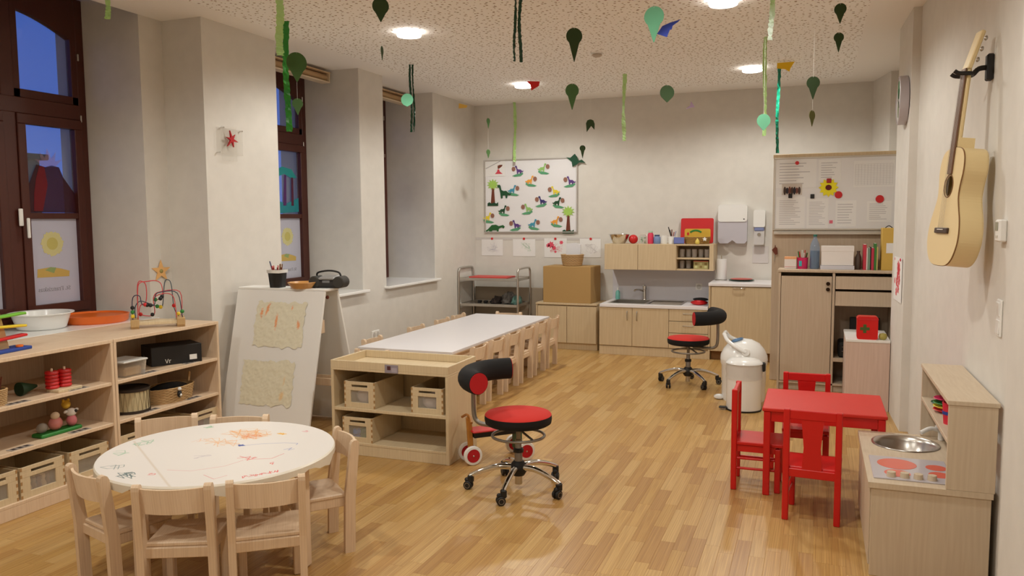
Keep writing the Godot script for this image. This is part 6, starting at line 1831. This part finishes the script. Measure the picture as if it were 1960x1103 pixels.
	for i in no:
		var a = outline[i]
		var b = outline[(i + 1) % no]
		var ai = a * Vector2(0.97, 0.985) + Vector2(0, 0.004)
		var bi = b * Vector2(0.97, 0.985) + Vector2(0, 0.004)
		var e = b - a
		var nn = Vector3(e.y, -e.x, 0).normalized()
		quad(shell, Vector3(a.x, a.y, -0.102), Vector3(b.x, b.y, -0.102), Vector3(b.x, b.y, -0.002), Vector3(a.x, a.y, -0.002), nn)
		quad(shell, Vector3(ai.x, ai.y, -0.102), Vector3(bi.x, bi.y, -0.102), Vector3(bi.x, bi.y, -0.002), Vector3(ai.x, ai.y, -0.002), -nn)
	part(g, "ribs", shell.commit(), gb)
	part(g, "back_plate", prism(outline, 0.004), gb, Vector3(0, 0, -0.102))
	var halves = []
	for s in [1, -1]:
		var hpoly = []
		for q in sm:
			hpoly.append(Vector2(q.x * s, q.y))
		for step in 17:
			var an = deg_to_rad(90.0 - 180.0 * step / 16.0)
			hpoly.append(Vector2(cos(an) * 0.048 * s, 0.375 + sin(an) * 0.048))
		halves.append([prism(hpoly, 0.004), Transform3D()])
	part(g, "soundboard", joined(halves), mat(rgb(236, 212, 162), 0.45), Vector3(0, 0, 0.0))
	var edge = []
	for q in outline:
		edge.append(Vector3(q.x, q.y, -0.002))
	part(g, "binding", tube(edge, 0.0028, 5, true), M.wicker_dark)
	part(g, "rosette", tube(ring_pts(0.053, 32).map(func(v): return Vector3(v.x, 0.375 + v.z, 0.003)), 0.0025, 5, true), M.wicker_dark)
	var br = part(g, "bridge", bx(0.16, 0.026, 0.012, 0.003), mat(rgb(70, 50, 38), 0.5), Vector3(0, 0.165, 0.007))
	part(br, "saddle", bx(0.07, 0.004, 0.005, 0.001), M.white, Vector3(0, 0.004, 0.0075))
	part(g, "neck", bx(0.05, 0.37, 0.024, 0.008), gb, Vector3(0, 0.735, -0.01))
	part(g, "heel", prism([Vector2(-0.03, 0.55), Vector2(0.03, 0.55), Vector2(0.025, 0.6), Vector2(-0.025, 0.6)], 0.07), gb, Vector3(0, 0, -0.04))
	part(g, "fingerboard", bx(0.052, 0.485, 0.006, 0.001), mat(rgb(112, 76, 52), 0.5), Vector3(0, 0.673, 0.006))
	var hd = part(g, "headstock", bx(0.07, 0.18, 0.02, 0.004), gb, Vector3(0, 1.0, -0.025), Vector3(-0.22, 0, 0))
	for s in [-1, 1]:
		for q in 3:
			part(hd, "tuning_peg", joined([[tube([Vector3(s * 0.03, 0, 0), Vector3(s * 0.055, 0, -0.004)], 0.003, 6), Transform3D()], [blob(0.006, 0.012, 0.008, 8), at(s * 0.058, 0, -0.004)]]), M.steel, Vector3(0, -0.05 + 0.05 * q, -0.008))
	var strings = []
	for q in 6:
		var xx = -0.02 + 0.008 * q
		strings.append([tube([Vector3(xx * 1.5, 0.17, 0.014), Vector3(xx, 0.91, 0.012)], 0.0006, 4), Transform3D()])
	part(g, "strings", joined(strings), M.steel)
	var hg = thing("guitar_hanger", "black forked wall hanger holding the guitar neck", "hanger", Vector3(0.7515, 2.3, -4.31))
	part(hg, "wall_plate", bx(0.03, 0.12, 0.055, 0.006), M.black, Vector3(-0.015, -0.01, 0))
	part(hg, "stem", tube(curve([Vector3(-0.02, -0.01, 0), Vector3(-0.06, -0.015, 0.01), Vector3(-0.085, -0.04, 0.02), Vector3(-0.1, -0.045, 0.03)], 4), 0.012, 8), M.black)
	for s in [-1, 1]:
		part(hg, "fork_arm", tube(curve([Vector3(-0.09, -0.043, 0.025), Vector3(-0.1, -0.043, 0.03 + s * 0.045), Vector3(-0.15, -0.04, 0.03 + s * 0.048), Vector3(-0.17, -0.028, 0.03 + s * 0.048)], 4), 0.0095, 8), M.black)
	# thermostat and switches
	var th = thing("thermostat", "small white room thermostat with grey display on wall", "thermostat", Vector3(0.7525, 1.54, -3.91))
	part(th, "case", bx(0.03, 0.095, 0.09, 0.006), M.white, Vector3(-0.015, 0, 0))
	part(th, "display", bx(0.002, 0.036, 0.05, 0.0), mat(rgb(150, 152, 140), 0.3), Vector3(-0.031, 0.018, -0.008))
	part(th, "wheel", bx(0.004, 0.012, 0.03, 0.001), mat(rgb(206, 200, 190), 0.5), Vector3(-0.0315, -0.025, 0.0))
	var sw = thing("light_switch", "white double light switch plate on wall above play kitchen", "switch", Vector3(0.7525, 1.165, -3.92))
	part(sw, "plate", bx(0.01, 0.16, 0.085, 0.004), M.white, Vector3(-0.005, 0, 0))
	for s in [-1, 1]:
		part(sw, "rocker", bx(0.006, 0.06, 0.06, 0.002), M.white_gloss, Vector3(-0.0115, s * 0.038, 0), Vector3(0, 0, s * 0.04))

# ------------------------------------------------------------------ hanging decorations
func leaf_mesh(w, h):
	var poly = []
	for i in 25:
		var a = lerp(-0.28 * PI, 1.28 * PI, i / 24.0)
		poly.append(Vector2(cos(a) * w * 0.5, -w * 0.5 + sin(a) * w * 0.5))
	poly.append(Vector2(w * 0.02, -h))
	poly.append(Vector2(-w * 0.02, -h))
	# order: right side down to the tip is closed by the two tip points
	var ordered = []
	for i in 25:
		ordered.append(poly[i])
	ordered.append(poly[26])
	ordered.append(poly[25])
	return prism(ordered, 0.003)

func build_hanging():
	var rows = [
		[-2.297, 2.839, -4.00, 0.133, 0.093, "dark"], [-2.293, 2.574, -4.00, 0.077, 0.05, "dark", 75],
		[-3.366, 2.758, -4.70, 0.200, 0.141, "mid"], [-3.368, 2.447, -4.70, 0.114, 0.073, "mid"],
		[-1.469, 2.817, -5.00, 0.212, 0.104, "dark"], [-1.483, 2.468, -5.00, 0.165, 0.087, "mid"],
		[-0.825, 2.718, -4.30, 0.186, 0.105, "mint"], [-1.155, 2.681, -6.60, 0.138, 0.118, "dark"],
		[0.101, 2.812, -5.00, 0.113, 0.066, "dark"], [0.097, 2.650, -5.00, 0.111, 0.055, "dark"],
		[-0.040, 2.577, -6.00, 0.157, 0.088, "dark"], [-0.042, 2.345, -6.00, 0.111, 0.07, "olive", 58],
		[-3.721, 2.824, -9.00, 0.124, 0.07, "mid", 55], [-3.725, 2.451, -9.00, 0.106, 0.065, "mid", 45],
		[-2.043, 2.556, -7.50, 0.123, 0.083, "dark"], [-2.120, 2.312, -7.50, 0.125, 0.057, "dark"],
		[-3.532, 2.761, -6.60, 0.118, 0.113, "mint"], [-0.376, 2.362, -6.20, 0.121, 0.099, "mint"]]
	var words_ = ["broad dark green paper leaf hanging above the window-side downlight", "small dark green paper leaf turned edge-on below a broad leaf", "large mid green paper leaf hanging before the middle window", "small mid green paper leaf under the large one by middle window", "large dark green paper leaf above a mid green leaf mid-room", "mid green paper leaf hanging under the large dark leaf mid-room", "large mint green paper leaf beside the blue paper cutout", "round dark green paper leaf hanging above the kitchen wall", "dark green paper leaf, upper of the pair near the pillar", "dark green paper leaf, lower of the pair near the pillar", "dark green paper leaf above olive leaf before the divider", "narrow olive paper leaf hanging before the divider panel", "tiny green paper leaf, upper of pair left of dinosaur board", "tiny green paper leaf, lower of pair left of dinosaur board", "dark green paper leaf with notch above the dinosaur board corner", "small dark green paper leaf above the paper pterosaur", "mint green paper leaf hanging on the dark streamer by window", "mint green paper leaf hanging beside the teal streamer"]
	for i in rows.size():
		var r = rows[i]
		var yaw = atan2(-r[0], -r[2])
		yaw = atan2(0.0 - r[0], 0.0 - r[2]) + (deg_to_rad(r[6]) if r.size() > 6 else deg_to_rad([8, -12, 15, -6, 10][i % 5]))
		var t = thing("paper_leaf", words_[i], "paper leaf", Vector3(r[0], r[1], r[2]), yaw, "hanging paper leaves")
		if i == 14:
			part(t, "leaf", prism([Vector2(-0.042, -0.04), Vector2(-0.03, -0.012), Vector2(0, 0), Vector2(0.03, -0.012), Vector2(0.042, -0.045), Vector2(0.04, -0.1), Vector2(0.008, -0.065), Vector2(-0.035, -0.123)], 0.003), M.leaf_dark)
		else:
			part(t, "leaf", leaf_mesh(r[4], r[3]), M["leaf_" + r[5]])
		# thread up to the ceiling, or to the leaf above on the same string
		var up = CEIL - r[1]
		if i > 0 and abs(rows[i - 1][0] - r[0]) < 0.03 and rows[i - 1][2] == r[2]:
			up = rows[i - 1][1] - rows[i - 1][3] - r[1]
		part(t, "thread", tube([Vector3(0, -0.008, 0.0025), Vector3(0, up, 0.0)], 0.0007, 4), M.thread)
	# crinkled foil and crepe streamers
	var streams = [
		[-3.347, 3.10, -4.50, 0.404, 0.058, "lime", "wide pale green crepe streamer beside the green foil streamer"],
		[-3.758, 3.10, -5.12, 0.822, 0.051, "green", "long bright green foil streamer hanging before the middle window"],
		[-4.197, 3.10, -3.90, 0.223, 0.039, "lime", "short pale green streamer near the first window"],
		[-1.865, 3.10, -4.98, 0.465, 0.022, "dark", "dark green foil streamer, the shorter of a close pair"],
		[-1.832, 3.10, -4.99, 0.472, 0.025, "dark", "dark green foil streamer, the longer of a close pair"],
		[-3.690, 3.10, -6.97, 0.645, 0.024, "dark", "dark green foil streamer of twin strands between two windows"],
		[-3.643, 3.10, -9.70, 0.757, 0.043, "lime", "pale green streamer hanging over the dinosaur board"],
		[-1.892, 3.10, -8.27, 0.690, 0.044, "lime", "pale green streamer hanging before the plain back wall"],
		[-0.424, 3.10, -7.06, 0.813, 0.037, "lime", "long pale green streamer before the mint leaf"],
		[-0.298, 3.10, -5.49, 0.360, 0.038, "lime", "short pale green streamer above the long pale one"],
		[-0.384, 3.10, -8.57, 0.846, 0.035, "teal", "long twisted teal foil streamer above the divider panel"]]
	for i in streams.size():
		var s = streams[i]
		var t = thing("streamer", s[6], "streamer", Vector3(s[0], s[1], s[2]), atan2(-s[0], -s[2]), "hanging streamers")
		for strand in (2 if i == 5 else 1):
			var sr := RandomNumberGenerator.new()
			sr.seed = 100 + i * 7 + strand
			var st = new_st()
			st.set_smooth_group(-1)
			var N = 40
			var tw = sr.randf_range(-0.6, 0.6)
			var row = null
			for k in N + 1:
				var f = float(k) / N
				var y = -f * s[3]
				var ang = tw + sin(f * 9.0 + i) * 0.35 + sr.randf_range(-0.3, 0.3) * (0.3 + f)
				var wob = sin(f * 6.0 + i * 2.0) * 0.006 + sr.randf_range(-0.002, 0.002)
				if strand == 1:
					wob += 0.026
				var ww = s[4] * 0.5 * (1.0 if k == 0 else sr.randf_range(0.75, 1.0))
				var a = Vector3(-cos(ang) * ww + wob, y, -sin(ang) * ww)
				var b = Vector3(cos(ang) * ww + wob, y, sin(ang) * ww)
				var c = Vector3(wob, y + sr.randf_range(-0.004, 0.004), sr.randf_range(-0.006, 0.006))
				if row != null:
					for q in [[row[0], row[2], c, a], [row[2], row[1], b, c]]:
						for v in [q[0], q[1], q[2], q[0], q[2], q[3]]:
							st.add_vertex(v)
				row = [a, b, c]
			st.generate_normals()
			part(t, "strip", st.commit(), M["foil_" + s[5]])
	# folded paper butterflies and birds close to the ceiling
	var bits = [
		[-0.31, 3.046, -8.2, 0.085, rgb(240, 196, 30), "yellow folded paper butterfly under the ceiling by the teal streamer", [Vector2(-0.9, 0.4), Vector2(1.0, 0.5), Vector2(0.6, -0.2), Vector2(0.5, -0.6), Vector2(0.0, -0.3), Vector2(-0.9, -0.2)]],
		[-2.863, 3.03, -8.2, 0.085, rgb(206, 34, 28), "red folded paper butterfly beside a ceiling downlight", [Vector2(-0.9, 0.55), Vector2(0.8, 0.55), Vector2(0.7, 0.0), Vector2(-0.25, -0.6), Vector2(-0.4, 0.1)]],
		[-1.008, 2.953, -5.8, 0.09, rgb(32, 52, 140), "blue folded paper bird beside the large mint leaf", [Vector2(-0.9, -0.5), Vector2(-0.5, 0.1), Vector2(0.1, 0.35), Vector2(0.95, 0.6), Vector2(0.3, 0.1), Vector2(0.25, -0.15), Vector2(0.1, -0.2), Vector2(-0.1, -0.75)]],
		[-1.316, 2.837, -9.0, 0.06, rgb(176, 150, 180), "small lilac folded paper bird before the back wall", [Vector2(-0.9, -0.7), Vector2(-0.1, 0.0), Vector2(0.0, 0.8), Vector2(0.8, -0.3), Vector2(0.1, -0.35)]],
		[-4.144, 3.016, -9.2, 0.065, rgb(226, 184, 84), "pale yellow folded paper butterfly in the far ceiling corner", [Vector2(-0.8, 0.5), Vector2(0.9, 0.15), Vector2(0.7, -0.3), Vector2(-0.8, -0.45)]]]
	for q in bits:
		var t = thing("paper_butterfly", q[5], "paper cutout", Vector3(q[0], q[1], q[2]), atan2(-q[0], -q[2]), "folded paper cutouts under the ceiling")
		var pm = mat(q[4], 0.8)
		part(t, "front_wing", prism(scaled(q[6], q[3], q[3]), 0.002), pm, Vector3.ZERO, Vector3(0.25, 0.2, 0))
		part(t, "rear_wing", prism(scaled(q[6], q[3] * 0.8, q[3] * 0.7), 0.002), pm, Vector3(0, 0.005, -0.02), Vector3(-0.4, -0.3, 0))
		part(t, "thread", tube([Vector3(0, 0, 0), Vector3(0, CEIL - q[1], 0)], 0.0007, 4), M.thread)
